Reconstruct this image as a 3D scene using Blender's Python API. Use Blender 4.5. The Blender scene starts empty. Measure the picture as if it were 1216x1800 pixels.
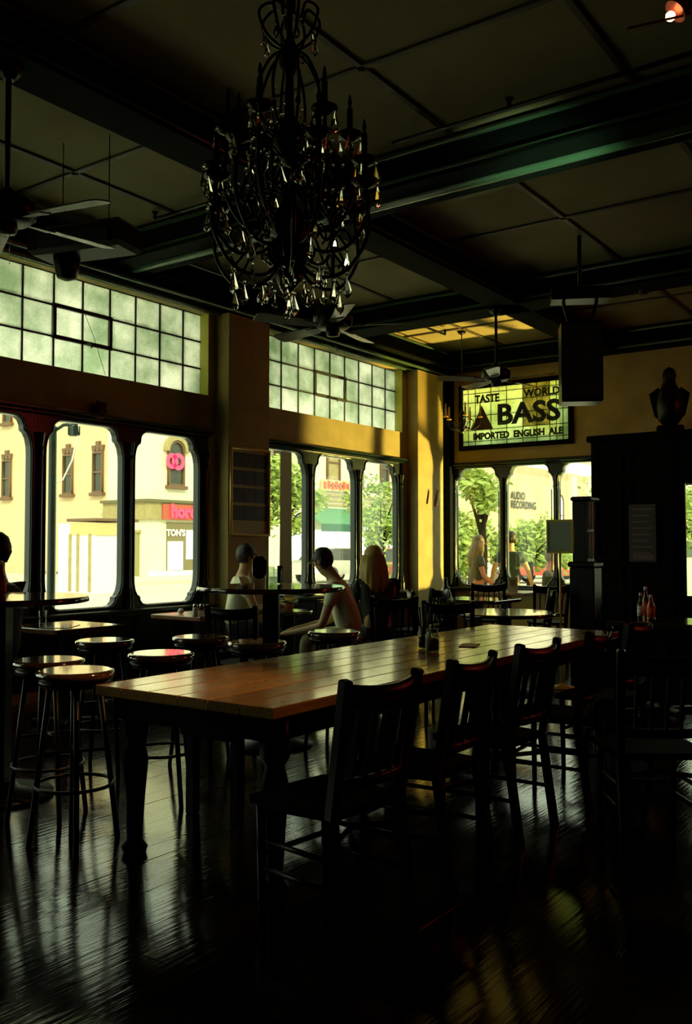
import bpy, bmesh, math, random
from mathutils import Vector, Matrix, Euler
random.seed(7)
R = math.radians
sc = bpy.context.scene
C = bpy.context.scene.collection
# ------------------------------------------------------------------ camera
YAW = R(35.5); PIT = math.atan(60/1615); EYE = 1.38; FPX = 1615.0
cam = bpy.data.cameras.new('camera'); co = bpy.data.objects.new('camera', cam); C.objects.link(co)
cam.sensor_fit = 'VERTICAL'; cam.sensor_height = 36; cam.lens = 36*FPX/1800
cam.clip_end = 400
co.location = (0, 0, EYE); co.rotation_euler = (R(90)+PIT, 0, YAW)
sc.camera = co
# ------------------------------------------------------------------ world, sun, lamps, exposure
w = bpy.data.worlds.new('world'); sc.world = w; w.use_nodes = True
bg = w.node_tree.nodes['Background']
bg.inputs[0].default_value = (0.90, 1.0, 0.76, 1); bg.inputs[1].default_value = 2.1
def lamp(name, typ, loc, energy, color, target=None, **k):
    l = bpy.data.lights.new(name, typ); l.energy = energy; l.color = color
    for a, b in k.items(): setattr(l, a, b)
    o = bpy.data.objects.new(name, l); C.objects.link(o); o.location = loc
    if target is not None:
        o.rotation_euler = (Vector(target)-Vector(loc)).to_track_quat('-Z', 'Y').to_euler()
        if name == 'facade_lamp':                       # long side along the wall, light upwards
            o.rotation_euler = (R(180), 0, R(90))
    return o
lamp('sun', 'SUN', (0, 0, 30), 3.3, (1, .86, .60), (-6, 5.2, 25.2), angle=R(4))
# low street flood lamp beyond the far wall, its light climbs in through the far windows
lamp('street_flood', 'SPOT', (-1.7, 16.4, .9), 8000, (1, .72, .16), (-6.2, 11.6, 3.0), spot_size=R(62), spot_blend=.3, shadow_soft_size=.12)
# area lights added outside, under the frosted windows, to brighten their bottom panes
lamp('uplight', 'SPOT', (-5.0, 13.6, .1), 3200, (1, .66, .12), (-6.0, 11.75, 4.35), spot_size=R(38), spot_blend=.3, shadow_soft_size=.06)
lamp('facade_lamp', 'AREA', (-7.50, 5.3, 2.86), 330, (.92, 1, .82), (-7.36, 5.3, 4.6), shape='RECTANGLE', size=1.9, size_y=.1)
lamp('facade_lamp', 'AREA', (-7.6, 9.9, 2.7), 70, (.86, 1, .7), (-7.5, 9.9, 4.6), shape='RECTANGLE', size=2.6, size_y=.1)
# red bar lamps and one amber lamp on the bar side of the room
lamp('bar_lamp_red', 'POINT', (2.3, 10.4, 3.5), 75, (1, .10, .06), shadow_soft_size=.5, specular_factor=.15)
lamp('bar_screen', 'SPOT', (.2, 4.4, 2.0), 1300, (.62, 1, .55), (-2.55, 5.95, 4.04), spot_size=R(13), spot_blend=1, shadow_soft_size=.1)  # unseen green spot added to make the streak on the near beam
lamp('bar_lamp_red', 'POINT', (.9, 2.4, 2.3), 1.2, (1, .12, .06), shadow_soft_size=.3, specular_factor=.2)
lamp('track_spot_beam', 'SPOT', (-1.16, 4.05, 3.66), 200, (1, .45, .12), (-3.0, 2.85, .76), spot_size=R(28), spot_blend=.9, shadow_soft_size=.05)
sc.view_settings.view_transform = 'Standard'
try: sc.view_settings.look = 'None'
except Exception: pass
sc.view_settings.exposure = 0.0; sc.view_settings.gamma = 1.0
sc.view_settings.use_curve_mapping = False
cy = sc.cycles
cy.use_denoising = True
cy.max_bounces = 8; cy.diffuse_bounces = 4; cy.glossy_bounces = 4; cy.transmission_bounces = 6; cy.transparent_max_bounces = 12
cy.sample_clamp_indirect = 6; cy.caustics_refractive = False

# ------------------------------------------------------------------ helpers
def at(px, py, **k):
    u = (px-608)/FPX; v = (900-py)/FPX
    f = math.cos(PIT)-v*math.sin(PIT); z = math.sin(PIT)+v*math.cos(PIT)
    D = Vector((math.cos(YAW)*u-math.sin(YAW)*f, math.sin(YAW)*u+math.cos(YAW)*f, z))
    if 'z' in k: s = (k['z']-EYE)/D.z
    elif 'X' in k: s = k['X']/D.x
    elif 'Y' in k: s = k['Y']/D.y
    else: s = k['d']/f
    return D*s+Vector((0, 0, EYE))
IMR = Vector((math.cos(YAW), math.sin(YAW), 0))      # to the picture's right
IMF = Vector((-math.sin(YAW), math.cos(YAW), 0))     # away from the camera

def mat(name, col, rough=.6, metal=0, spec=.5, var=0, vscale=8, bump=0, bscale=60, col2=None, stretch=None, trans=0, emit=None, estr=0, coat=0):
    m = bpy.data.materials.new(name); m.use_nodes = True
    nt = m.node_tree; b = nt.nodes['Principled BSDF']
    c = (*col, 1); b.inputs['Base Color'].default_value = c
    b.inputs['Roughness'].default_value = rough; b.inputs['Metallic'].default_value = metal
    b.inputs['Specular IOR Level'].default_value = spec
    if trans: b.inputs['Transmission Weight'].default_value = trans
    if coat: b.inputs['Coat Weight'].default_value = coat; b.inputs['Coat Roughness'].default_value = .04
    if emit: b.inputs['Emission Color'].default_value = (*emit, 1); b.inputs['Emission Strength'].default_value = estr
    if var or bump:
        tc = nt.nodes.new('ShaderNodeTexCoord'); mp = nt.nodes.new('ShaderNodeMapping')
        nt.links.new(tc.outputs['Object'], mp.inputs[0])
        if stretch: mp.inputs['Scale'].default_value = stretch
    if var:
        n = nt.nodes.new('ShaderNodeTexNoise'); n.inputs['Scale'].default_value = vscale; n.inputs['Detail'].default_value = 5
        nt.links.new(mp.outputs[0], n.inputs['Vector'])
        cr = nt.nodes.new('ShaderNodeValToRGB')
        lo = col2 if col2 else tuple(x*(1-var) for x in col)
        cr.color_ramp.elements[0].position = .32; cr.color_ramp.elements[0].color = (*lo, 1)
        cr.color_ramp.elements[1].position = .68; cr.color_ramp.elements[1].color = c
        nt.links.new(n.outputs[0], cr.inputs[0]); nt.links.new(cr.outputs[0], b.inputs['Base Color'])
    if bump:
        n2 = nt.nodes.new('ShaderNodeTexNoise'); n2.inputs['Scale'].default_value = bscale; n2.inputs['Detail'].default_value = 3
        nt.links.new(mp.outputs[0], n2.inputs['Vector'])
        bp = nt.nodes.new('ShaderNodeBump'); bp.inputs['Strength'].default_value = bump; bp.inputs['Distance'].default_value = .01
        nt.links.new(n2.outputs[0], bp.inputs['Height']); nt.links.new(bp.outputs[0], b.inputs['Normal'])
    return m

class MB:
    def __init__(s): s.v = []; s.f = []; s.sm = []
    def add(s, vs, fs, smooth=False):
        o = len(s.v); s.v += [tuple(x) for x in vs]; s.f += [tuple(i+o for i in f) for f in fs]; s.sm += [smooth]*len(fs)
        return s
    def box(s, c, d, rz=0, bev=0, M=None):
        hx, hy, hz = d[0]/2, d[1]/2, d[2]/2
        if bev:
            b = min(bev, hx*.9, hy*.9, hz*.9)
            vs = []; fs = []
            for k, (ins, z) in enumerate([(b, -hz), (0, -hz+b), (0, hz-b), (b, hz)]):
                vs += [(-hx+ins, -hy+ins, z), (hx-ins, -hy+ins, z), (hx-ins, hy-ins, z), (-hx+ins, hy-ins, z)]
            fs.append((3, 2, 1, 0)); fs.append((12, 13, 14, 15))
            for k in range(3):
                for i in range(4):
                    j = (i+1) % 4; fs.append((4*k+i, 4*k+j, 4*k+4+j, 4*k+4+i))
        else:
            vs = [(x, y, z) for z in (-hz, hz) for x, y in ((-hx, -hy), (hx, -hy), (hx, hy), (-hx, hy))]
            fs = [(3, 2, 1, 0), (4, 5, 6, 7), (0, 1, 5, 4), (1, 2, 6, 5), (2, 3, 7, 6), (3, 0, 4, 7)]
        T = Matrix.Translation(c) @ (M if M else Matrix.Rotation(rz, 4, 'Z'))
        return s.add([T @ Vector(v) for v in vs], fs)
    def b2(s, x0, x1, y0, y1, z0, z1, bev=0):
        return s.box(((x0+x1)/2, (y0+y1)/2, (z0+z1)/2), (abs(x1-x0), abs(y1-y0), abs(z1-z0)), bev=bev)
    def bar(s, p0, p1, wd, th, bev=0):
        p0 = Vector(p0); p1 = Vector(p1); d = p1-p0
        q = d.to_track_quat('Z', 'Y').to_matrix().to_4x4()
        return s.box((p0+p1)/2, (wd, th, d.length), bev=bev, M=q)
    def tube(s, pts, r, n=8, cap=True, closed=False):
        pts = [Vector(p) for p in pts]; N = len(pts)
        rs = r if isinstance(r, (list, tuple)) else [r]*N
        vs = []; up = None
        for i, p in enumerate(pts):
            if closed: t = pts[(i+1) % N]-pts[i-1]
            else: t = pts[min(i+1, N-1)]-pts[max(i-1, 0)]
            t.normalize()
            if up is None: up = t.orthogonal().normalized()
            up = (up-t*up.dot(t))
            if up.length < 1e-5: up = t.orthogonal()
            up.normalize(); sd = t.cross(up)
            for k in range(n):
                a = 2*math.pi*k/n; vs.append(p+(up*math.cos(a)+sd*math.sin(a))*rs[i])
        fs = []
        for i in range(N if closed else N-1):
            for k in range(n):
                a, b = i*n+k, i*n+(k+1) % n; c, d = ((i+1) % N)*n+(k+1) % n, ((i+1) % N)*n+k
                fs.append((a, b, c, d))
        s.add(vs, fs, True)
        if cap and not closed:
            o = len(s.v)-N*n
            s.f += [tuple(o+k for k in reversed(range(n))), tuple(o+(N-1)*n+k for k in range(n))]; s.sm += [False]*2
        return s
    def lathe(s, prof, c=(0, 0, 0), n=20, smooth=True):
        vs = []; fs = []; c = Vector(c)
        for r, z in prof:
            for k in range(n):
                a = 2*math.pi*k/n; vs.append(c+Vector((r*math.cos(a), r*math.sin(a), z)))
        for i in range(len(prof)-1):
            for k in range(n):
                a, b = i*n+k, i*n+(k+1) % n; fs.append((a, b, b+n, a+n))
        s.add(vs, fs, smooth)
        o = len(s.v)-len(vs); m = len(prof)-1
        s.f += [tuple(o+k for k in reversed(range(n))), tuple(o+m*n+k for k in range(n))]; s.sm += [False]*2
        return s
    def ball(s, c, r, n=10, m=7):
        rr = r if isinstance(r, (tuple, list)) else (r, r, r); vs = []; fs = []; c = Vector(c)
        for i in range(1, m):
            t = math.pi*i/m
            for k in range(n):
                a = 2*math.pi*k/n
                vs.append(c+Vector((rr[0]*math.sin(t)*math.cos(a), rr[1]*math.sin(t)*math.sin(a), rr[2]*math.cos(t))))
        top = len(vs); vs += [c+Vector((0, 0, rr[2])), c-Vector((0, 0, rr[2]))]
        for i in range(m-2):
            for k in range(n):
                a, b = i*n+k, i*n+(k+1) % n; fs.append((a, a+n, b+n, b))
        for k in range(n):
            fs.append((top, k, (k+1) % n)); fs.append((top+1, (m-2)*n+(k+1) % n, (m-2)*n+k))
        return s.add(vs, fs, True)
    def prism(s, pts, T, th):
        """2D outline (x,y), extruded th along local z, placed with matrix T"""
        n = len(pts); vs = [T @ Vector((x, y, z)) for z in (0, th) for x, y in pts]
        fs = [tuple(reversed(range(n))), tuple(range(n, 2*n))]+[(i, (i+1) % n, n+(i+1) % n, n+i) for i in range(n)]
        return s.add(vs, fs)
    def build(s, name, m=None, parent=None, loc=None, rz=0):
        me = bpy.data.meshes.new(name); me.from_pydata(s.v, [], s.f)
        me.polygons.foreach_set('use_smooth', s.sm); me.update()
        bm = bmesh.new(); bm.from_mesh(me); bmesh.ops.recalc_face_normals(bm, faces=bm.faces); bm.to_mesh(me); bm.free()
        return link(name, me, m, parent, loc, rz)

def link(name, data, m=None, parent=None, loc=None, rz=0):
    o = bpy.data.objects.new(name, data); C.objects.link(o)
    if m is not None:
        data.materials.clear(); data.materials.append(m)
    if parent: o.parent = parent
    if loc is not None: o.location = loc
    if rz: o.rotation_euler = (0, 0, rz)
    return o
def thing(name, label, cat, loc=(0, 0, 0), rz=0, group=None):
    o = bpy.data.objects.new(name, None); C.objects.link(o); o.location = loc; o.rotation_euler = (0, 0, rz)
    o.empty_display_size = .1
    return tag(o, label, cat, group)
def tag(o, label, cat, group=None):
    o['label'] = label; o['category'] = cat
    if group: o['group'] = group
    return o
def struct(o, label=None):
    o['kind'] = 'structure'
    if label: o['label'] = label; o['category'] = o.name.split('.')[0].split('_')[0]
    return o
def dup(src, loc, rz, label, group=None):
    r = src.copy(); C.objects.link(r); r.location = loc; r.rotation_euler = (0, 0, rz); r['label'] = label
    if group: r['group'] = group
    def kids(a, b):
        for ch in list(a.children):
            c = ch.copy(); C.objects.link(c); c.parent = b; kids(ch, c)
    kids(src, r)
    return r
def arc(c, r, a0, a1, n=6): return [(c[0]+r*math.cos(R(a0+(a1-a0)*i/n)), c[1]+r*math.sin(R(a0+(a1-a0)*i/n))) for i in range(n+1)]
def plate(outer, holes, depth, bevel=0):
    """flat board with holes as a mesh; returned mesh lies in local XY, thickness along Z"""
    cu = bpy.data.curves.new('board', 'CURVE'); cu.dimensions = '2D'; cu.fill_mode = 'BOTH'; cu.extrude = depth/2-bevel; cu.bevel_depth = bevel; cu.bevel_resolution = 2
    cu.offset = -bevel
    for poly in [outer]+holes:
        sp = cu.splines.new('POLY'); sp.points.add(len(poly)-1)
        for i, p in enumerate(poly): sp.points[i].co = (p[0], p[1], 0, 1)
        sp.use_cyclic_u = True
    o = bpy.data.objects.new('board', cu); C.objects.link(o)
    dg = bpy.context.evaluated_depsgraph_get(); dg.update()
    me = bpy.data.meshes.new_from_object(o.evaluated_get(dg)); bpy.data.objects.remove(o); return me
def text(s, size, m, parent, loc, rot, name='lettering', bold=.0, depth=.004, sx=1, align='CENTER'):
    cu = bpy.data.curves.new('lettering', 'FONT'); cu.body = s; cu.size = size; cu.extrude = depth; cu.offset = bold; cu.align_x = align; cu.align_y = 'CENTER'
    cu.resolution_u = 3
    o = bpy.data.objects.new('t', cu); C.objects.link(o)
    dg = bpy.context.evaluated_depsgraph_get(); dg.update()
    me = bpy.data.meshes.new_from_object(o.evaluated_get(dg)); bpy.data.objects.remove(o)
    q = link(name, me, m, parent); q.location = loc; q.rotation_euler = rot; q.scale = (sx, 1, 1); return q

# ------------------------------------------------------------------ materials
Mplaster = mat('plaster_ochre', (.43, .33, .11), .75, var=.25, vscale=3, bump=.15, bscale=30)
Mceil = mat('ceiling_board', (.27, .23, .12), .85, var=.2, vscale=2, bump=.1)
Mbatten = mat('batten_brown', (.05, .035, .025), .5)
Mgreen = mat('frame_dark_green', (.006, .020, .013), .22, var=.4, vscale=12, bump=.08, bscale=40)
Mbeam = mat('beam_green_black', (.003, .005, .004), .8, spec=.05)
Mmould = mat('moulding_gloss_green', (.05, .10, .06), .25, spec=.6)
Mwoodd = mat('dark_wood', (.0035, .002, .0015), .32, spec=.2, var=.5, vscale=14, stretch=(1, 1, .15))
Mblack = mat('black_paint', (.004, .004, .004), .35, spec=.25)
Mmetal = mat('dark_iron', (.012, .011, .010), .35, metal=.6)
Mpanelw = mat('stained_panelling', (.006, .003, .0025), .7, spec=.05, var=.4, vscale=6)
Msteel = mat('muntin_steel', (.01, .014, .01), .5)
Mblade = mat('fan_blade', (.14, .13, .09), .25, var=.4, vscale=10)
Mchrome = mat('chrome', (.6, .6, .58), .15, metal=1)
Mseat = mat('stool_seat_wood', (.14, .07, .035), .12, spec=.8, var=.4, vscale=9, coat=1)
Mtop = mat('bar_table_top', (.05, .028, .016), .12, spec=.8, var=.4, vscale=7, coat=1)
Mgold = mat('gilt_brass', (.55, .38, .08), .35, metal=.6)
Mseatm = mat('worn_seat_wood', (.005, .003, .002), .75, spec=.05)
Mgilt = mat('gilt_paint', (.75, .58, .08), .35)
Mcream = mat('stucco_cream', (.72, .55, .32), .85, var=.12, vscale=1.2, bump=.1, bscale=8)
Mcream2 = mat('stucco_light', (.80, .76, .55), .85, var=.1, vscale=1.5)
Mochre = mat('cornice_ochre', (.40, .33, .14), .8, var=.2, vscale=4)
Mdarkglass = mat('street_window_glass', (.05, .055, .03), .15, var=.3, vscale=3)
Mbrown = mat('frame_brown', (.16, .09, .04), .6)
Masph = mat('asphalt', (.62, .58, .46), .85, var=.15, vscale=3, bump=.2)
Mwalk = mat('pavement_stone', (.62, .58, .46), .85, var=.12, vscale=2)
Mwhite = mat('white_paint', (.8, .8, .75), .5)
Mlit = mat('lit_window_and_streak', (.8, .85, .8), .4, emit=(.9, 1, .85), estr=1.6, var=.35, vscale=1.1)
Mred = mat('neon_red', (.8, .05, .08), .4, emit=(1, .05, .16), estr=1.1)
Mredpaint = mat('red_sign_paint', (.75, .10, .04), .5)
Mleaf = mat('leaves', (.38, .52, .10), .55, var=.5, vscale=5)
Mbark = mat('bark', (.02, .014, .007), .95, spec=.05, bump=.4, bscale=20)
Mawn = mat('awning_green', (.10, .28, .15), .6, var=.15)
Mrubber = mat('tyre_rubber', (.01, .01, .01), .7)
Mskin = mat('skin', (.52, .34, .16), .5, spec=.4)
Mskind = mat('skin_ruddy', (.36, .14, .08), .5, spec=.4)
Mpaper = mat('paper', (.75, .75, .70), .6)
Mbottleg = mat('bottle_glass_amber', (.16, .05, .01), .08, trans=.5)
Mspeaker = mat('speaker_cloth', (.006, .006, .006), .8, bump=.3, bscale=300)

def thin_glass(name, tint=(.97, 1, .95), rough=.0, mixf=.07):
    m = bpy.data.materials.new(name); m.use_nodes = True; nt = m.node_tree; nt.nodes.clear()
    o = nt.nodes.new('ShaderNodeOutputMaterial'); t = nt.nodes.new('ShaderNodeBsdfTransparent'); g = nt.nodes.new('ShaderNodeBsdfGlossy')
    t.inputs[0].default_value = (*tint, 1); g.inputs['Roughness'].default_value = rough+.01
    lw0 = nt.nodes.new('ShaderNodeLayerWeight'); lw0.inputs[0].default_value = .5
    lw1 = nt.nodes.new('ShaderNodeMath'); lw1.operation = 'POWER'; lw1.inputs[1].default_value = 5; nt.links.new(lw0.outputs['Facing'], lw1.inputs[0])
    lw = nt.nodes.new('ShaderNodeMath'); lw.operation = 'MULTIPLY_ADD'; lw.inputs[1].default_value = .9; lw.inputs[2].default_value = .03; nt.links.new(lw1.outputs[0], lw.inputs[0])
    mx = nt.nodes.new('ShaderNodeMixShader'); nt.links.new(lw.outputs[0], mx.inputs[0])
    nt.links.new(t.outputs[0], mx.inputs[1]); nt.links.new(g.outputs[0], mx.inputs[2]); nt.links.new(mx.outputs[0], o.inputs[0])
    return m
Mglass = thin_glass('window_glass')
Mtumbler = thin_glass('tumbler_glass', (.8, .85, .8))
def frosted(name, c_hi, c_lo, scale=2.2, clear=0.0):
    m = bpy.data.materials.new(name); m.use_nodes = True; nt = m.node_tree; nt.nodes.clear()
    o = nt.nodes.new('ShaderNodeOutputMaterial'); t = nt.nodes.new('ShaderNodeBsdfTranslucent'); d = nt.nodes.new('ShaderNodeBsdfDiffuse')
    gi = nt.nodes.new('ShaderNodeNewGeometry')
    n = nt.nodes.new('ShaderNodeTexNoise'); n.inputs['Scale'].default_value = scale; n.inputs['Detail'].default_value = 7; n.inputs['Roughness'].default_value = .62
    n2 = nt.nodes.new('ShaderNodeTexNoise'); n2.inputs['Scale'].default_value = 160
    nt.links.new(gi.outputs['Position'], n.inputs['Vector']); nt.links.new(gi.outputs['Position'], n2.inputs['Vector'])
    cr = nt.nodes.new('ShaderNodeValToRGB'); cr.color_ramp.elements[0].position = .36; cr.color_ramp.elements[1].position = .66
    cr.color_ramp.elements[0].color = (*c_lo, 1); cr.color_ramp.elements[1].color = (*c_hi, 1)
    nt.links.new(n.outputs[0], cr.inputs[0])
    ml = nt.nodes.new('ShaderNodeMixRGB'); ml.blend_type = 'MULTIPLY'; ml.inputs[0].default_value = .5
    c2 = nt.nodes.new('ShaderNodeValToRGB'); c2.color_ramp.elements[0].position = .3; c2.color_ramp.elements[0].color = (.35, .35, .35, 1); c2.color_ramp.elements[1].position = .6
    nt.links.new(n2.outputs[0], c2.inputs[0]); nt.links.new(cr.outputs[0], ml.inputs[1]); nt.links.new(c2.outputs[0], ml.inputs[2])
    nt.links.new(ml.outputs[0], t.inputs[0]); d.inputs[0].default_value = (.1, .1, .08, 1)
    mx = nt.nodes.new('ShaderNodeMixShader'); mx.inputs[0].default_value = .12
    nt.links.new(t.outputs[0], mx.inputs[1]); nt.links.new(d.outputs[0], mx.inputs[2]); nt.links.new(mx.outputs[0], o.inputs[0])
    return m
Mfrost = frosted('wired_frosted_glass', (.97, .97, .86), (.36, .42, .30))
Mstain = frosted('stained_glass_pale_green', (.85, 1.0, .66), (.42, .52, .28), 3)
Mstain2 = frosted('stained_glass_olive', (.42, .42, .20), (.12, .14, .06), 4)
def crystal_mat():
    m = mat('cut_crystal', (1, .98, .9), .02, trans=1.0, spec=.8); m.node_tree.nodes['Principled BSDF'].inputs['IOR'].default_value = 1.6
    return m
Mcrystal = crystal_mat()
def wood_planks(name, c1, c2, rough, along, bump=.3, coat=0.0):
    """plank wood: fine grain along one axis, tone varied per object"""
    m = bpy.data.materials.new(name); m.use_nodes = True; nt = m.node_tree; b = nt.nodes['Principled BSDF']
    gi = nt.nodes.new('ShaderNodeNewGeometry'); mp = nt.nodes.new('ShaderNodeMapping')
    mp.inputs['Scale'].default_value = (1, .06, 1) if along == 'Y' else (.06, 1, 1)
    nt.links.new(gi.outputs['Position'], mp.inputs[0])
    n = nt.nodes.new('ShaderNodeTexNoise'); n.inputs['Scale'].default_value = 55; n.inputs['Detail'].default_value = 6
    nt.links.new(mp.outputs[0], n.inputs['Vector'])
    cr = nt.nodes.new('ShaderNodeValToRGB'); cr.color_ramp.elements[0].position = .3; cr.color_ramp.elements[1].position = .7
    cr.color_ramp.elements[0].color = (*c1, 1); cr.color_ramp.elements[1].color = (*c2, 1)
    oi = nt.nodes.new('ShaderNodeObjectInfo'); hs = nt.nodes.new('ShaderNodeHueSaturation')
    mr = nt.nodes.new('ShaderNodeMapRange'); mr.inputs[3].default_value = .7; mr.inputs[4].default_value = 1.25
    nt.links.new(oi.outputs['Random'], mr.inputs[0]); nt.links.new(mr.outputs[0], hs.inputs['Value'])
    nt.links.new(n.outputs[0], cr.inputs[0]); nt.links.new(cr.outputs[0], hs.inputs['Color']); nt.links.new(hs.outputs[0], b.inputs['Base Color'])
    n3 = nt.nodes.new('ShaderNodeTexNoise'); n3.inputs['Scale'].default_value = 3.5; n3.inputs['Detail'].default_value = 4
    nt.links.new(gi.outputs['Position'], n3.inputs['Vector'])
    rr = nt.nodes.new('ShaderNodeMapRange'); rr.inputs[1].default_value = .3; rr.inputs[2].default_value = .7; rr.inputs[3].default_value = rough*.75; rr.inputs[4].default_value = rough*1.4
    nt.links.new(n3.outputs[0], rr.inputs[0]); nt.links.new(rr.outputs[0], b.inputs['Roughness'])
    bp = nt.nodes.new('ShaderNodeBump'); bp.inputs['Strength'].default_value = bump; bp.inputs['Distance'].default_value = .004
    nt.links.new(n.outputs[0], bp.inputs['Height']); nt.links.new(bp.outputs[0], b.inputs['Normal'])
    if coat: b.inputs['Coat Weight'].default_value = coat; b.inputs['Coat Roughness'].default_value = .12
    return m
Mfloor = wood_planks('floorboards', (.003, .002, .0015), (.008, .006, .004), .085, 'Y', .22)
Mtable = wood_planks('table_planks', (.34, .18, .05), (.56, .33, .10), .22, 'Y', .12, coat=.7)

# ------------------------------------------------------------------ room
XL, YF, XR, YB, ZC = -7.0, 12.5, 3.0, -3.2, 4.35
# floor: boards near the camera one by one, the rest joined
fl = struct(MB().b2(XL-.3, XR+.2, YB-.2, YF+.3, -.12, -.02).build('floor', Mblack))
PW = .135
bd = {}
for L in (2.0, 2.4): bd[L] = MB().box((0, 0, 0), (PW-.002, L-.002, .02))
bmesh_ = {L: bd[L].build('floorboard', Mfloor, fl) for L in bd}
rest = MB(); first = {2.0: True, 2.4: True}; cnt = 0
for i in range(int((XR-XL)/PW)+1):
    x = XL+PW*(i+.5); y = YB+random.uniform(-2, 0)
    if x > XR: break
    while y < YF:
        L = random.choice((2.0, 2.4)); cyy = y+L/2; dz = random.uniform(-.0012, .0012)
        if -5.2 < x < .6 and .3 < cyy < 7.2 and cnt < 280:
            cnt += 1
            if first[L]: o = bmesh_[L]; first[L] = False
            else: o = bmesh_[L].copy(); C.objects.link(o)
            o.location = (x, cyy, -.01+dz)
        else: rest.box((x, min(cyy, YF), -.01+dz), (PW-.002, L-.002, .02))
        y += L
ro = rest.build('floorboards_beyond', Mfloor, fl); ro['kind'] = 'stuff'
# ceiling
ce = struct(MB().b2(XL-.3, XR+.2, YB-.2, YF+.3, ZC+.03, ZC+.25).build('ceiling', Mbatten))
bx_ = [-7.0, -5.92, -4.45, -3.16, -1.85, -.5, .85, 2.2, 3.0]; by_ = [-3.2, -1.0, 1.0, 2.2, 3.3, 4.6, 5.9, 7.8, 9.45, 11.0, 12.5]
for i in range(len(bx_)-1):
    for j in range(len(by_)-1):
        x0, x1, y0, y1 = bx_[i], bx_[i+1], by_[j], by_[j+1]
        MB().b2(x0+.002, x1-.002, y0+.002, y1-.002, ZC, ZC+.03).build('ceiling_panel', Mceil, ce)
for x in bx_[1:-1]:
    for j in range(len(by_)-1): MB().box((x, (by_[j]+by_[j+1])/2, ZC-.008), (.05, by_[j+1]-by_[j]-.05, .02), bev=.006).build('ceiling_batten', Mbatten, ce)
for y in by_[1:-1]:
    for i in range(len(bx_)-1): MB().box(((bx_[i]+bx_[i+1])/2, y, ZC-.008), (bx_[i+1]-bx_[i]-.05, .05, .02), bev=.006).build('ceiling_batten', Mbatten, ce)
# beams: boxed, with a rounded moulding along both lower edges
def beam(name, along, c, wd, a0, a1, zb, lab):
    t = struct(thing(name, lab, 'beam'))
    def bb(u0, u1, z0, z1, nm, bev):
        m = MB()
        if along == 'Y': m.b2(u0, u1, a0, a1, z0, z1, bev)
        else: m.b2(a0, a1, u0, u1, z0, z1, bev)
        return m.build(nm, Mbeam, t)
    bb(c-wd/2+.05, c+wd/2-.05, zb+.02, ZC+.001, 'beam_casing', .004)
    bb(c-wd/2, c+wd/2, zb, zb+.035, 'lower_flange', .008)
    for s in (-1, 1):
        m = MB(); u = c+s*(wd/2-.045)
        p = [(u, a0, zb+.055), (u, a1, zb+.055)] if along == 'Y' else [(a0, u, zb+.055), (a1, u, zb+.055)]
        m.tube(p, .028, 10).build('moulding', Mmould, t)
        m = MB(); p = [(c+s*(wd/2-.03), a0, ZC-.05), (c+s*(wd/2-.03), a1, ZC-.05)] if along == 'Y' else [(a0, c+s*(wd/2-.03), ZC-.05), (a1, c+s*(wd/2-.03), ZC-.05)]
        m.tube(p, .022, 8).build('moulding', Mmould, t)
    if along == 'X' and abs(c-5.93) < .01: MB().tube([(a0, c+.02, zb), (a1, c+.02, zb)], .04, 12).build('moulding', Mmould, t)  # extra glossy half-round added under the near beam to catch the green streak
    return t
beam('trim_1', 'Y', -4.45, .34, YB, YF, 4.05, 'long dark green ceiling beam running from the camera towards the far wall')
beam('trim_2', 'X', 5.93, .46, XL, XR, 4.05, 'near cross beam with the green light streak, behind the chandelier')
beam('trim_3', 'X', 9.45, .40, XL, XR, 4.05, 'middle cross beam of the ceiling above the second fan')
beam('trim_4', 'X', 12.36, .20, XL, XR, 4.03, 'last cross beam against the far wall above the stained glass sign')
beam('trim_5', 'X', 2.2, .46, XL, XR, 4.05, 'cross beam nearest the camera, black under the ceiling')
beam('trim_6', 'Y', -.9, .34, YB, YF, 4.05, 'long dark beam at the right side of the ceiling')

# left (street) wall, built of solid pieces round the openings
wl = struct(thing('wall_left', None, None)) if False else None
def wallpiece(parent, x0, x1, y0, y1, z0, z1, m=Mplaster, name='plaster_face'):
    return MB().b2(x0, x1, y0, y1, z0, z1).build(name, m, parent)
wleft = MB()
BAYS = [(.12, 3.26), (4.10, 7.24), (8.08, 11.22)]
TH = .16
solid = [(YB, .12), (3.26, 4.10), (7.24, 8.08), (11.22, YF+TH)]
for a, b in solid: wleft.b2(XL-TH, XL, a, b, -.1, ZC+.2)
for a, b in BAYS:
    wleft.b2(XL-TH, XL, a, b, -.1, .74); wleft.b2(XL-TH, XL, a, b, 2.60, 3.02); wleft.b2(XL-TH, XL, a, b, 3.92, ZC+.2)
wleft = struct(wleft.build('wall_left', Mplaster))
for i, (a, b) in enumerate([(3.37, 4.05), (7.35, 8.03), (11.33, 12.06)]):      # engaged pillars
    MB().b2(XL-.01, XL+.19, a, b, 0, 3.93, .004).build('pillar', Mplaster, wleft)
    MB().b2(XL, XL+.21, a-.02, b+.02, 0, .22, .01).build('pillar_base', Mgreen, wleft)
# wainscot below the sills
for k, (a, b) in enumerate(BAYS):
    for j in range(6):
        y0 = a+(b-a)*j/6
        MB().b2(XL, XL+.03, y0+.01, y0+(b-a)/6-.01, .1, .70, .01).build('wainscot_panel', Mwoodd, wleft)
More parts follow.
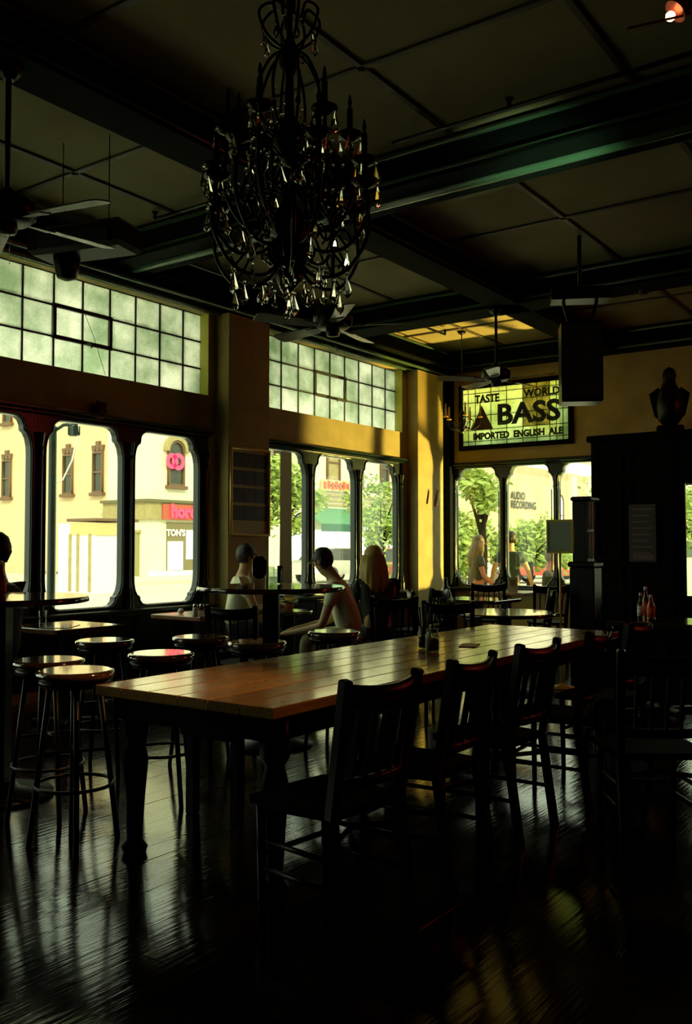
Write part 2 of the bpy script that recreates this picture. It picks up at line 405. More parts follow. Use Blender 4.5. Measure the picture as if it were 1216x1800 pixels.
# crown beam above the street windows
cb = struct(thing('trim_7', 'dark crown beam with rounded flanges above the frosted street windows', 'beam'))
MB().b2(XL, XL+.16, YB, YF, 3.96, 4.33, .01).build('beam_casing', Mbeam, cb)
MB().b2(XL, XL+.27, YB, YF, 4.06, 4.095, .008).build('flange', Mbeam, cb)
MB().tube([(XL+.19, YB, 3.97), (XL+.19, YF, 3.97)], .022, 8).build('moulding', Mmould, cb)
MB().tube([(XL+.26, YB, 4.28), (XL+.26, YF, 4.28)], .018, 8).build('moulding', Mmould, cb)
MB().tube([(XL+.06, YB, 3.93), (XL+.06, YF, 3.93)], .025, 8).build('moulding', Mmould, cb)

# pane outline with shoulders, centred on x=0
def pane_outline(w, z0, z1, top=1):
    h = w/2; pts = []
    b = [(-h+.17, z0)]+[(h-.17, z0)]
    right = [(h-.17, z0), (h-.12, z0+.012), (h-.085, z0+.05), (h-.08, z0+.085), (h-.05, z0+.10), (h-.02, z0+.15), (h-.004, z0+.22), (h, z0+.30),
             (h, z1-.34), (h-.004, z1-.26), (h-.02, z1-.19), (h-.045, z1-.145), (h-.075, z1-.125), (h-.08, z1-.075), (h-.10, z1-.035), (h-.14, z1-.008), (h-.19, z1)]
    left = [(-x, z) for x, z in reversed(right)]
    return right+left
def to_wall(me, T): me.transform(T); return me
RXY = Matrix(((0, 0, 1, 0), (1, 0, 0, 0), (0, 1, 0, 0), (0, 0, 0, 1)))     # local x->Y, y->Z, z->X
def lower_window(idx, a, b, centers, w, T, z0=.80, z1=2.53, fz0=.74, fz1=2.62, shift=0):
    """T maps board local (x,y,z) to the world; x along the wall, y up, z towards the room"""
    wn = struct(thing('window_%d' % idx, None, None) if False else bpy.data.objects.new('window_%d' % idx, None)); C.objects.link(wn)
    me = plate([(a, fz0), (b, fz0), (b, fz1), (a, fz1)], [[(c+x, z) for x, z in pane_outline(w, z0, z1)] for c in centers], .09, .014)
    me.transform(T); link('window_frame', me, Mgreen, wn)
    for p in me.polygons: p.use_smooth = False
    for c in centers:
        m = MB(); m.prism([(c+x*1.03, z0+(z-z0)) for x, z in [(-w/2-.03, z0-.03), (w/2+.03, z0-.03), (w/2+.03, z1+.03), (-w/2-.03, z1+.03)]], T @ Matrix.Translation((0, 0, -.03)), .006)
        m.build('pane', Mglass, wn)
        # thin bead round every pane
        out = pane_outline(w+.03, z0-.015, z1+.015)
        MB().tube([T @ Vector((c+x, z, .048)) for x, z in out], .009, 6, closed=True).build('pane_bead', Mgreen, wn)
    ms = sorted(centers); edges = [(ms[i]+ms[i+1])/2 for i in range(len(ms)-1)]+[a+.05, b-.05]
    for c in edges:
        m = MB()
        prof = [(.062, .74), (.062, .86), (.05, .88), (.056, .93), (.04, .97), (.034, 1.05), (.033, 1.6), (.036, 2.2), (.045, 2.24), (.036, 2.28), (.05, 2.36), (.055, 2.40)]
        n = 10; vs = []; fs = []
        for r, z in prof:
            for k in range(n+1):
                an = math.pi*k/n; fl_ = 1-.12*(k % 2)
                vs.append(T @ Vector((c+r*math.cos(an)*fl_, z, .045+r*math.sin(an)*fl_*.9)))
        for i in range(len(prof)-1):
            for k in range(n):
                q = i*(n+1)+k; fs.append((q, q+1, q+n+2, q+n+1))
        m.add(vs, fs, False); m.build('mullion', Mgreen, wn)
        m = MB()
        for s in (-1, 1): m.tube([T @ Vector((c+s*.066, 1.0, .047)), T @ Vector((c+s*.066, 2.2, .047))], .008, 6)
        m.build('mullion_reed', Mgreen, wn)
    m = MB(); p0 = T @ Vector((a, 0, 0))
    m.box(T @ Vector(((a+b)/2, .745, .10)), tuple(abs(v) for v in (T.to_3x3() @ Vector((b-a, .04, .20)))), bev=.01); m.build('sill', Mgreen, wn)
    m = MB(); m.box(T @ Vector(((a+b)/2, 2.615, .06)), tuple(abs(v) for v in (T.to_3x3() @ Vector((b-a, .035, .14)))), bev=.01)
    m.box(T @ Vector(((a+b)/2, 2.58, .05)), tuple(abs(v) for v in (T.to_3x3() @ Vector((b-a, .03, .10)))), bev=.01)
    m.build('head_cornice', Mgreen, wn)
    return wn
TL = Matrix.Translation((XL-.05, 0, 0)) @ RXY
for k, (a, b) in enumerate(BAYS):
    o0 = a-4.10
    lower_window(k+1, a, b, [4.56+o0, 5.61+o0, 6.655+o0], .885, TL)
    # frosted steel window above
    un = bpy.data.objects.new('window_%d' % (k+4), None); C.objects.link(un); struct(un)
    ys = [a, 4.31+o0, 4.64+o0, 4.975+o0, 5.31+o0, 5.64+o0, 5.97+o0, 6.30+o0, 6.63+o0, 6.965+o0, b]
    zs = [3.02, 3.325, 3.62, 3.92]; gx = XL-.13
    for i in range(len(ys)-1):
        for j in range(3):
            m = MB().b2(gx-.003, gx+.003, ys[i]+.004, ys[i+1]-.004, zs[j]+.004, zs[j+1]-.004)
            m.build('pane', Mfrost, un)
    for y in ys: MB().b2(gx-.015, gx+.015, y-.008, y+.008, 3.02, 3.92).build('glazing_bar', Msteel, un)
    for z in zs: MB().b2(gx-.015, gx+.015, a, b, z-.008, z+.008).build('glazing_bar', Msteel, un)
    v = MB()
    y0, y1, z0, z1 = ys[4], ys[6], zs[1], zs[2]
    for (p, q, r_, s_) in ((y0, y1, z0, z0), (y0, y1, z1, z1)): v.b2(gx, gx+.03, p-.02, q+.02, r_-.018, r_+.018)
    for y in (y0, y1): v.b2(gx, gx+.03, y-.018, y+.018, z0, z1)
    v.build('vent_sash', Msteel, un)
    v = MB(); v.tube([(gx+.03, (y0+y1)/2, z0-.01), (gx+.10, (y0+y1)/2+.03, z0-.02), (gx+.12, (y0+y1)/2+.02, z0-.06)], .008, 6); v.build('vent_latch', Msteel, un)
    if k == 1: MB().tube([(gx+.02, (y0+y1)/2+.02, z1-.02), (gx+.04, (y0+y1)/2+.12, z0+.05), (gx+.02, (y0+y1)/2+.27, z0-.27)], .0025, 4).build('pull_cord', Msteel, un)
    for y, s in ((a, 1), (b, -1)): MB().b2(XL-.12, XL+.0, y-.012 if s < 0 else y, y if s < 0 else y+.012, 3.02, 3.92).build('reveal_trim', mat('reveal_yellow', (.6, .56, .06), .5) if y == a and k == 0 else bpy.data.materials['reveal_yellow'], un)

# far wall
FX = [(-6.83, -6.11), (-5.99, -5.25), (-5.17, -4.43)]
wf = MB()
wf.b2(XL-TH, -6.92, YF, YF+TH, -.1, ZC+.2); wf.b2(-4.34, XR+.2, YF, YF+TH, 2.3, ZC+.2)
wf.b2(-6.92, -4.34, YF, YF+TH, -.1, .74); wf.b2(-6.92, -4.34, YF, YF+TH, 2.66, 2.90)
wf.b2(-6.92, -4.34, YF, YF+TH, 3.78, ZC+.2); wf.b2(-6.92, -6.70, YF, YF+TH, 2.9, 3.78); wf.b2(-4.99, -4.34, YF, YF+TH, 2.9, 3.78)
wf.b2(-4.34, -3.85, YF, YF+TH, -.1, 2.3); wf.b2(-2.0, XR+.2, YF, YF+TH, -.1, 2.3); wf.b2(-3.85, -2.0, YF, YF+TH, -.1, .0)
wfar = struct(wf.build('wall_far', Mplaster))
MB().b2(-6.99, -6.86, YF-.14, YF+.001, 0, 4.03, .01).build('corner_post', Mbeam, wfar)
TF = Matrix(((1, 0, 0, 0), (0, 0, -1, YF+.05), (0, 1, 0, 0), (0, 0, 0, 1)))
lower_window(7, -6.92, -4.34, [(a+b)/2 for a, b in FX], .735, TF, .80, 2.57, .74, 2.66)
# stained glass sign in the far wall
sg = tag(bpy.data.objects.new('stained_glass_sign', None), 'wide stained glass advertising window with red triangle above the far windows', 'sign'); C.objects.link(sg)
sx0, sx1, sz0, sz1 = -6.70, -4.99, 2.90, 3.78; gy = YF-.02
me = plate([(sx0-.06, sz0-.06), (sx1+.06, sz0-.06), (sx1+.06, sz1+.06), (sx0-.06, sz1+.06)], [[(sx0+.01, sz0+.01), (sx1-.01, sz0+.01), (sx1-.01, sz1-.01), (sx0+.01, sz1-.01)]], .07, .01)
me.transform(TF @ Matrix.Translation((0, 0, .06))); link('sign_frame', me, Mpanelw, sg)
cols = [sx0, sx0+.10, sx0+.22, sx0+.48, sx0+.74, sx0+1.0, sx0+1.22, sx0+1.42, sx0+1.52, sx0+1.62, sx1]
rows = [sz0, sz0+.07, sz0+.24, sz0+.46, sz0+.66, sz0+.80, sz1]
for i in range(len(cols)-1):
    for j in range(len(rows)-1):
        MB().b2(cols[i]+.003, cols[i+1]-.003, gy-.002, gy+.002, rows[j]+.003, rows[j+1]-.003).build('glass_piece', Mstain if (i < 5 or i > 6 or j < 2) else Mstain2, sg)
for x in cols: MB().b2(x-.004, x+.004, gy-.007, gy+.007, sz0, sz1).build('lead_came', Msteel, sg)
for z in rows: MB().b2(sx0, sx1, gy-.007, gy+.007, z-.004, z+.004).build('lead_came', Msteel, sg)
Mink = mat('sign_ink_dark_green', (.012, .03, .012), .5); Mtri = mat('sign_triangle_red', (.035, .006, .004), .5)
tx = at(850, 725, Y=YF).x
MB().prism([(-.185, 0), (.185, 0), (0, .36)], TF @ Matrix.Translation((sx0+.33, sz0+.245, .075)), .006).build('red_triangle', Mtri, sg)
RT = (R(90), 0, 0)
text('TASTE', .17, Mink, sg, (sx0+.42, gy-.012, sz0+.70), RT, bold=.006, sx=.85)
text('WORLD', .15, Mink, sg, (sx0+1.30, gy-.012, sz0+.72), RT, bold=.006)
text('BASS', .42, Mink, sg, (sx0+1.08, gy-.012, sz0+.43), RT, bold=.014, sx=1.12)
text('BASS', .35, Mstain2, sg, (sx0+1.08, gy-.018, sz0+.43), RT, bold=-.010, sx=1.30, name='letter_inlay')
text('IMPORTED  ENGLISH  ALE', .135, Mink, sg, (sx0+.90, gy-.012, sz0+.135), RT, bold=.007, sx=.92)

# other walls of the room
struct(MB().b2(XR, XR+.2, YB-.2, YF+.3, -.1, ZC+.2).build('wall_right', Mpanelw))
struct(MB().b2(XL-TH, XR+.2, YB-.3, YB, -.1, ZC+.2).build('wall_back', Mpanelw))
struct(MB().b2(XL-TH-.1, XR+.4, YB-.4, YF+TH+.1, ZC+.25, ZC+.6).build('trim_8', Mblack))
# vestibule of dark panelling with a glazed door
ve = tag(bpy.data.objects.new('entrance_vestibule', None), 'dark panelled entrance vestibule standing in front of the far wall', 'vestibule'); C.objects.link(ve)
m = MB(); m.b2(-4.12, -3.06, 11.0, 11.08, 0, 2.68); m.b2(-3.06, -2.02, 11.0, 11.08, 2.15, 2.68); m.b2(-2.02, .6, 11.0, 11.08, 0, 2.68)
m.b2(-4.12, -4.04, 11.08, YF, 0, 2.68); m.b2(-4.12, .6, 11.0, YF, 2.68, 2.72); m.build('panelled_wall', Mpanelw, ve)
m = MB(); m.b2(-4.16, .64, 10.95, 11.10, 2.66, 2.74, .015); m.build('cornice', Mpanelw, ve)
for x0, x1 in ((-4.08, -3.72), (-3.66, -3.12), (-1.95, -1.4), (-1.35, -.8)):
    for z0, z1 in ((.12, .72), (.8, 1.15), (1.2, 2.2), (2.26, 2.6)):
        me = plate([(x0, z0), (x1, z0), (x1, z1), (x0, z1)], [[(x0+.05, z0+.05), (x1-.05, z0+.05), (x1-.05, z1-.05), (x0+.05, z1-.05)]], .03, .008)
        me.transform(Matrix(((1, 0, 0, 0), (0, 0, -1, 10.99), (0, 1, 0, 0), (0, 0, 0, 1)))); link('raised_panel', me, Mpanelw, ve)
dr = bpy.data.objects.new('door_1', None); C.objects.link(dr); struct(dr)
me = plate([(-3.06, .02), (-2.02, .02), (-2.02, 2.15), (-3.06, 2.15)], [[(-3.0, .80), (-2.10, .80), (-2.10, 2.11), (-3.0, 2.11)]], .05, .008)
me.transform(Matrix(((1, 0, 0, 0), (0, 0, -1, 11.04), (0, 1, 0, 0), (0, 0, 0, 1)))); link('door_leaf', me, Mpanelw, dr)
MB().b2(-3.02, -2.08, 11.035, 11.041, .78, 2.13).build('pane', Mglass, dr)
MB().tube([(-2.12, 10.96, .9), (-2.12, 10.93, .95), (-2.12, 10.93, 1.2), (-2.12, 10.96, 1.25)], .012, 8).build('door_handle', Mgold, dr)
d2 = bpy.data.objects.new('door_2', None); C.objects.link(d2); struct(d2)
me = plate([(-3.84, .02), (-2.01, .02), (-2.01, 2.29), (-3.84, 2.29)], [[(-3.77, .5), (-2.96, .5), (-2.96, 2.2), (-3.77, 2.2)], [(-2.88, .5), (-2.08, .5), (-2.08, 2.2), (-2.88, 2.2)]], .05, .008)
me.transform(Matrix(((1, 0, 0, 0), (0, 0, -1, YF+.2), (0, 1, 0, 0), (0, 0, 0, 1)))); link('door_leaf', me, Mpanelw, d2)
MB().b2(-3.79, -2.06, YF+.196, YF+.202, .48, 2.22).build('pane', Mglass, d2)

# ------------------------------------------------------------------ outside: streets and buildings
gr = struct(MB().b2(-90, 30, -30, 140, -.35, -.16).build('trim_9', Masph))
sw = MB(); sw.b2(-10.6, XL-TH, -20, 16.8, -.16, -.04); sw.b2(-10.6, 20, YF+TH, 16.8, -.16, -.04); sw.b2(-60, -32, 24.5, 29.2, -.16, -.02); sw.b2(-32, -27.5, 24.5, 120, -.16, -.02)
struct(sw.build('trim_10', Mwalk))
def facing(T, x0, x1, z0, z1, th, m, name, parent): 
    return MB().prism([(x0, z0), (x1, z0), (x1, z1), (x0, z1)], T, th).build(name, m, parent)
def sash_window(T, c, z0, z1, w, parent, arch=False, glassm=Mdarkglass, lintel=True, hood=False):
    f = MB(); h = w/2
    if arch:
        out = [(c-h, z0), (c+h, z0)]+[(c+h*math.cos(R(a)), z1-h+h*math.sin(R(a))) for a in range(0, 181, 20)]
    else: out = [(c-h, z0), (c+h, z0), (c+h, z1), (c-h, z1)]
    inn = [(c+(x-c)*.84, (z0+z1)/2+(z-(z0+z1)/2)*.92) for x, z in out]
    me = plate(out, [inn], .16, 0); me.transform(T @ Matrix.Translation((0, 0, .06))); o = link('window', me, Mbrown, parent)
    MB().prism(inn, T @ Matrix.Translation((0, 0, .02)), .02).build('pane', glassm, o)
    MB().prism([(c-h*.8, (z0+z1)/2-.04), (c+h*.8, (z0+z1)/2-.04), (c+h*.8, (z0+z1)/2+.04), (c-h*.8, (z0+z1)/2+.04)], T @ Matrix.Translation((0, 0, .04)), .08).build('meeting_rail', Mbrown, o)
    MB().prism([(c-h-.12, z0-.16), (c+h+.12, z0-.16), (c+h+.12, z0), (c-h-.12, z0)], T, .22).build('sill', Mbrown, o)
    if lintel and not arch:
        for dx, hh in ((-h*.8, .28), (0, .48), (h*.8, .28)):
            MB().prism([(c+dx-.10, z1+.04), (c+dx+.10, z1+.04), (c+dx+.15, z1+.04+hh), (c+dx-.15, z1+.04+hh)], T, .12).build('keystone', Mbrown, parent)
    if hood:
        o2 = [(c+(h+.28)*math.cos(R(a)), z1-h+(h+.28)*math.sin(R(a))) for a in range(0, 181, 15)]
        i2 = [(c+(h+.02)*math.cos(R(a)), z1-h+(h+.02)*math.sin(R(a))) for a in range(180, -1, -15)]
        MB().prism(o2+i2, T, .2).build('hood_mould', Mochre, parent)
XB = -32.0; YA = 29.2
TA = Matrix(((0, 0, 1, XB), (1, 0, 0, 0), (0, 1, 0, 0), (0, 0, 0, 1)))        # facade parallel to our street wall
TS = Matrix(((1, 0, 0, 0), (0, 0, -1, YA), (0, 1, 0, 0), (0, 0, 0, 1)))       # side street facade, faces -Y
bA = tag(bpy.data.objects.new('corner_building', None), 'pale corner building with red neon lettering seen in the third street pane', 'building'); C.objects.link(bA)
MB().b2(-34.9, XB, YA, 36.4, -.1, 13).build('corner_walls', Mcream2, bA)
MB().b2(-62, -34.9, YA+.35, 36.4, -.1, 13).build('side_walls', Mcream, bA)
m = MB(); m.b2(-35.0, XB+.18, YA-.18, 36.4, 2.62, 3.42); m.build('cornice_band', Mochre, bA)
m = MB(); m.b2(-35.05, XB+.32, YA-.32, 36.4, 3.42, 3.55); m.build('cornice_cap', mat('cornice_cap', (.14, .13, .06), .7), bA)
TS2 = Matrix.Translation((0, .35, 0)) @ TS
for x in (-35.95, -38.25, -40.85, -43.4, -46.2): sash_window(TS2, x, 4.0, 6.0, .74, bA); sash_window(TS2, x, 8.0, 10.0, .74, bA)
sash_window(TS2, -38.3, 0.1, 1.9, .9, bA, lintel=True); sash_window(TS2, -40.6, .1, 1.9, .9, bA, lintel=True)
m = MB(); m.b2(-36.2, -35.2, YA+.2, YA+.36, 4.2, 12); 
sash_window(TA, at(308, 815, X=XB).y, 4.25, 6.4, 1.05, bA, arch=True, hood=True)
sash_window(TA, at(308, 815, X=XB).y+2.8, 4.25, 6.4, 1.05, bA, arch=True, hood=True)
text('O', 1.0, Mred, bA, (XB+.25, at(303, 815, X=XB).y+.15, 5.35), (R(90), 0, R(90)), bold=.06, name='neon_ring')
text('O', .9, Mred, bA, (XB+.25, at(296, 815, X=XB).y+.0, 5.35), (R(90), 0, R(90)), bold=.06, name='neon_ring')
ysn = at(318, 900, X=XB).y
text('hord', .86, Mred, bA, (XB+.34, ysn-.12, 3.0), (R(90), 0, R(90)), bold=.05, name='neon_lettering')
MB().b2(XB+.18, XB+.26, ysn-1.4, ysn+1.5, 2.62, 3.35).build('neon_backboard', mat('neon_board', (.45, .10, .05), .5), bA)
y0 = at(292, 960, X=XB).y
MB().b2(XB, XB+.05, y0, y0+3.2, -.1, 2.5).build('shop_front', mat('shopfront_olive', (.20, .17, .07), .5), bA)
for (p, q, z0, z1) in ((.05, 1.0, .25, 1.6), (1.25, 2.0, .75, 2.15), (2.25, 3.1, .25, 2.15)):
    f = MB().b2(XB+.05, XB+.10, y0+p, y0+q, z0, z1).build('shop_window', Mlit, bA)
text("TON'S", .42, Mwhite, bA, (XB+.08, y0+.55, 2.0), (R(90), 0, R(90)), bold=.02)
MB().b2(-34.2, -32.6, YA-.1, YA, -.1, 2.0).build('side_door', mat('side_door_olive', (.30, .27, .10), .6), bA)
MB().b2(-34.3, -32.5, YA-.16, YA, 2.0, 2.12).build('door_lintel', Mochre, bA)
MB().b2(XB, XB+.12, YA-.02, 36.4, -.1, .22).build('plinth', Mwhite, bA)

bC = tag(bpy.data.objects.new('awning_building', None), 'cream building with green awning and lit shop seen in the middle street panes', 'building'); C.objects.link(bC)
MB().b2(-44, XB, 36.4, 56, -.1, 13).build('front_walls', Mcream2, bC)
m = MB()
for z in (3.75, 4.0, 4.3): m.b2(XB, XB+.12+.08*(z > 4), 38.5, 56, z, z+.12)
m.build('string_course', Mochre, bC)
for i, y in enumerate((38.6, 43.5, 46.1, 49.0, 52.2)): sash_window(TA, y, 5.0, 7.6, 1.3 if i == 1 else .95, bC, arch=(i not in (1, 2)), hood=(i == 3), lintel=False, glassm=Mdarkglass if i != 1 else Mochre)
MB().b2(XB, XB+1.3, 36.5, 39.2, 6.6, 13).build('dark_bay', mat('dark_bay_green', (.03, .06, .03), .5), bC)
me = MB()
ya, yb = 40.6, 55.0
me.add([(XB, ya, 3.6), (XB, yb, 3.6), (XB+1.4, yb, 2.65), (XB+1.4, ya, 2.65), (XB, ya, 3.5), (XB, yb, 3.5), (XB+1.4, yb, 2.58), (XB+1.4, ya, 2.58)], [(0, 1, 2, 3), (7, 6, 5, 4), (0, 3, 7, 4), (1, 5, 6, 2), (3, 2, 6, 7), (0, 4, 5, 1)])
me.build('awning', Mawn, bC)
MB().b2(XB+1.36, XB+1.42, ya, yb, 2.2, 2.62).build('awning_valance', mat('valance_green', (.03, .12, .07), .6), bC)
text("MEN'S SUNGLASS", .42, Mwhite, bC, (XB+1.46, 44.9, 2.41), (R(90), 0, R(90)), bold=.015)
for i in range(6):
    y = 38.7+i*2.6
    MB().b2(XB, XB+.08, y, y+2.4, .1, 2.3).build('shop_window', Mlit, bC)
MB().b2(XB+.1, XB+.14, 45.4, 46.2, 1.5, 2.1).build('red_poster', Mredpaint, bC)
MB().b2(XB+.1, XB+.2, 42.2, 45.0, 4.6, 5.25).build('red_sign_board', mat('sign_board_buff', (.6, .45, .25), .6), bC)
text('PIZZA', .75, Mredpaint, bC, (XB+.22, 43.6, 4.93), (R(90), 0, R(90)), bold=.03) if False else None
m = MB()
for k in range(7): m.b2(XB+.2, XB+.24, 42.35+k*.38, 42.35+k*.38+.24, 4.68+.05*(k % 2), 5.1+.08*((k*3) % 2))
m.build('red_sign_marks', Mredpaint, bC)

bB = tag(bpy.data.objects.new('hall_building', None), 'long cream hall with dark lettering and lit arched windows beyond the far windows', 'building'); C.objects.link(bB)
MB().b2(-44, XB, 57, 130, -.1, 15).build('hall_walls', Mcream, bB)
yt = at(890, 870, X=XB).y
text('AUDIO', .85, Mink, bB, (XB+.1, yt+.6, 5.45), (R(90), 0, R(90)), bold=.02, align='LEFT')
text('RECORDING', .85, Mink, bB, (XB+.1, yt+.6, 4.72), (R(90), 0, R(90)), bold=.02, align='LEFT')
for y in (77.6, 81.5, 86, 91, 96): sash_window(TA, y, 2.2, 6.0, 1.5, bB, arch=True, glassm=Mlit, lintel=False)
for y in (75.2, 79.6, 83.8): MB().b2(XB, XB+.5, y, y+1.0, -.1, 9).build('pilaster', Mcream2, bB)
MB().b2(XB, XB+.9, 66.5, 130, 8.0, 8.9).build('white_cornice', Mlit, bB)  # glowing band stands in for a reflected white light streak
MB().b2(XB, XB+.3, 64, 130, -.1, 1.9).build('dark_base', mat('base_green_grey', (.10, .14, .08), .8), bB)

# kiosk in front of the corner building
kp = at(168, 1010, d=31.0)
kk = tag(bpy.data.objects.new('street_kiosk', None), 'white kiosk with brown roof edge outside the second street pane', 'kiosk'); C.objects.link(kk); kk.location = (kp.x, kp.y, -.16)
MB().box((0, 0, 1.15), (1.9, 1.6, 2.3)).build('kiosk_body', Mwhite, kk)
MB().box((.35, 0, 2.4), (1.5, 1.8, .10), bev=.02).build('roof_edge', Mbrown, kk)
MB().box((.35, 0, 2.1), (1.3, 1.64, .4)).build('fascia', mat('kiosk_buff', (.62, .48, .2), .6), kk)
for x in (-.3, .1, .7): MB().box((x, -.82, 1.0), (.1, .06, 1.9), bev=.01).build('corner_post', Mochre, kk)
# street pole with bracket and hanging cable
pp = at(90, 1000, d=13.0)
sp = tag(bpy.data.objects.new('street_pole', None), 'dark green street pole with bracket outside the second street pane', 'pole'); C.objects.link(sp); sp.location = (pp.x, pp.y, -.1)
MB().lathe([(.12, 0), (.12, .3), (.06, .4), (.055, 3.12), (.07, 3.16), (.03, 3.2)], n=12).build('pole_shaft', Mgreen, sp)
MB().tube([(0, 0, 3.1), tuple(IMR*.15+Vector((0, 0, 3.2))), tuple(IMR*.36+Vector((0, 0, 3.22)))], .025, 6).build('bracket', Mgreen, sp)
MB().box(tuple(IMR*.3+Vector((0, 0, 3.12))), (.12, .12, .16), bev=.02).build('lamp_head', Mgreen, sp)
MB().tube([tuple(IMR*.38+Vector((0, 0, 4.0))), tuple(IMR*.36+Vector((0, 0, 3.1))), tuple(IMR*.28+Vector((0, 0, 2.7))), tuple(IMR*.15+Vector((0, 0, 2.42))), (0, 0, 2.35)], .012, 6).build('cable', Mwhite, sp)

def tree(pos, zc, rx, rz_, n, label, seed, name='street_tree', hang=False):
    t = tag(bpy.data.objects.new(name, None), label, 'tree', 'young street trees outside'); C.objects.link(t); t.location = pos
    rr = random.Random(seed)
    m = MB(); m.tube([(0, 0, 0), (.05, .02, zc*.5), (-.03, .03, zc)], [.13, .09, .05], 8)
    for k in range(7):
        a = rr.uniform(0, 6.3); e = Vector((math.cos(a)*rx*.7, math.sin(a)*rx*.7, zc+rr.uniform(-.2, .7)*rz_))
        m.tube([(0, .02, zc*.62), e*.55+Vector((0, 0, zc*.35)), e], [.05, .03, .012], 5)
    m.build('trunk', Mbark, t)
    f = MB()
    clumps = [(Vector((rr.gauss(0, .45)*rx, rr.gauss(0, .45)*rx, zc+rr.gauss(0, .45)*rz_)), rr.uniform(.25, .5)*rx) for _ in range(16)]
    for i in range(n):
        c, q = rr.choice(clumps)
        p = c+Vector((rr.gauss(0, .5), rr.gauss(0, .5), rr.gauss(0, .5)))*q
        u = Vector((rr.uniform(-1, 1), rr.uniform(-1, 1), rr.uniform(-.6, .6))).normalized(); v = u.orthogonal().normalized()
        L = rr.uniform(.07, .15)
        f.add([p-u*L, p+v*L*.45, p+u*L, p-v*L*.45], [(0, 1, 2, 3)])
    o = f.build('foliage', Mleaf, t); o['kind'] = 'stuff'
    return t
def gp(px, d): q = at(px, 1000, d=d); return (q.x, q.y, -.1)
tree(gp(500, 30), 2.9, 1.0, 1.35, 2600, 'bright green street tree seen in the pane right of the framed poster', 1)
tree(gp(670, 33), 2.4, 1.0, 1.2, 1800, 'pale green street tree outside behind the long-haired woman', 2)
tree(gp(826, 27), 1.5, 1.0, .8, 2600, 'low bushy tree in the leftmost pane of the far wall', 3)
tree(gp(846, 21), 2.75, .55, .38, 900, 'taller tree whose hanging branches fill the top of the leftmost far pane', 4)
tree(gp(930, 30), 1.35, 1.1, .75, 2600, 'bushy tree in the middle far pane in front of the hall lettering', 5)
tree(gp(1120, 40), 3.4, 2.0, 2.0, 2600, 'large tree at the right edge of the far panes', 6)
tree(gp(1225, 28), 2.4, 1.4, 1.4, 2000, 'dark tree seen through the glass of the entrance door', 8)
# big dark post outside (trunk-like pole) in bay 2
q = at(502, 1000, d=20.0)
ut = tag(bpy.data.objects.new('utility_pole', None), 'thick brown utility pole outside the pane right of the poster', 'pole'); C.objects.link(ut); ut.location = (q.x, q.y, -.16)
MB().lathe([(.15, 0), (.13, 2.0), (.12, 7)], n=14).build('wooden_shaft', Mbark, ut)
MB().lathe([(.22, 0), (.22, .25), (.19, .3)], n=14).build('pole_base', Mmetal, ut)

def car(px, d, rz, col, label, L=4.3):
    q = at(px, 1000, d=d)
    t = tag(bpy.data.objects.new('car', None), label, 'car', 'cars parked in the street'); C.objects.link(t); t.location = (q.x, q.y, -.16); t.rotation_euler = (0, 0, rz)
    mc = mat('car_paint', col, .25, coat=1.0)
    side = [(-L/2, .35), (L/2, .35), (L/2, .75), (L/2-.2, .85), (1.0, .92), (-L/2+.35, .95), (-L/2, .85)]
    T = Matrix.Translation((0, .85, 0)) @ Matrix(((1, 0, 0, 0), (0, 0, -1, 0), (0, 1, 0, 0), (0, 0, 0, 1)))
    MB().prism(side, T, 1.7).build('car_body', mc, t)
    cab = [(-1.7, .93), (1.1, .9), (.45, 1.42), (-1.1, 1.44)]
    T2 = Matrix.Translation((0, .74, 0)) @ Matrix(((1, 0, 0, 0), (0, 0, -1, 0), (0, 1, 0, 0), (0, 0, 0, 1)))
    MB().prism(cab, T2, 1.48).build('car_windows', Mdarkglass, t)
    MB().prism([(-1.15, 1.42), (.5, 1.40), (.3, 1.47), (-1.0, 1.49)], T2, 1.48).build('car_roof', mc, t)
    for x in (-1.35, 1.35):
        for y in (-.80, .80):
            w_ = MB().tube([(x, y-.1, .33), (x, y+.1, .33)], .33, 16).build('wheel', Mrubber, t)
            MB().tube([(x, y-.115, .33), (x, y+.115, .33)], .18, 12).build('hubcap', Mchrome, w_)
    MB().box((L/2, .6, .68), (.06, .3, .14), bev=.02).build('headlamp', Mwhite, t); MB().box((L/2, -.6, .68), (.06, .3, .14), bev=.02).build('headlamp', Mwhite, t)
    return t
car(716, 37, R(90), (.45, .06, .04), 'red car outside behind the long-haired woman')
car(806, 35, R(90), (.75, .75, .70), 'white car in the leftmost far pane')
car(950, 44, R(8), (.55, .62, .55), 'silver car outside behind the man in the dark shirt')
car(970, 38, R(4), (.55, .10, .06), 'red car at the kerb in the middle far pane', 4.0)
car(590, 40, R(90), (.6, .6, .5), 'pale car outside above the round bar table')

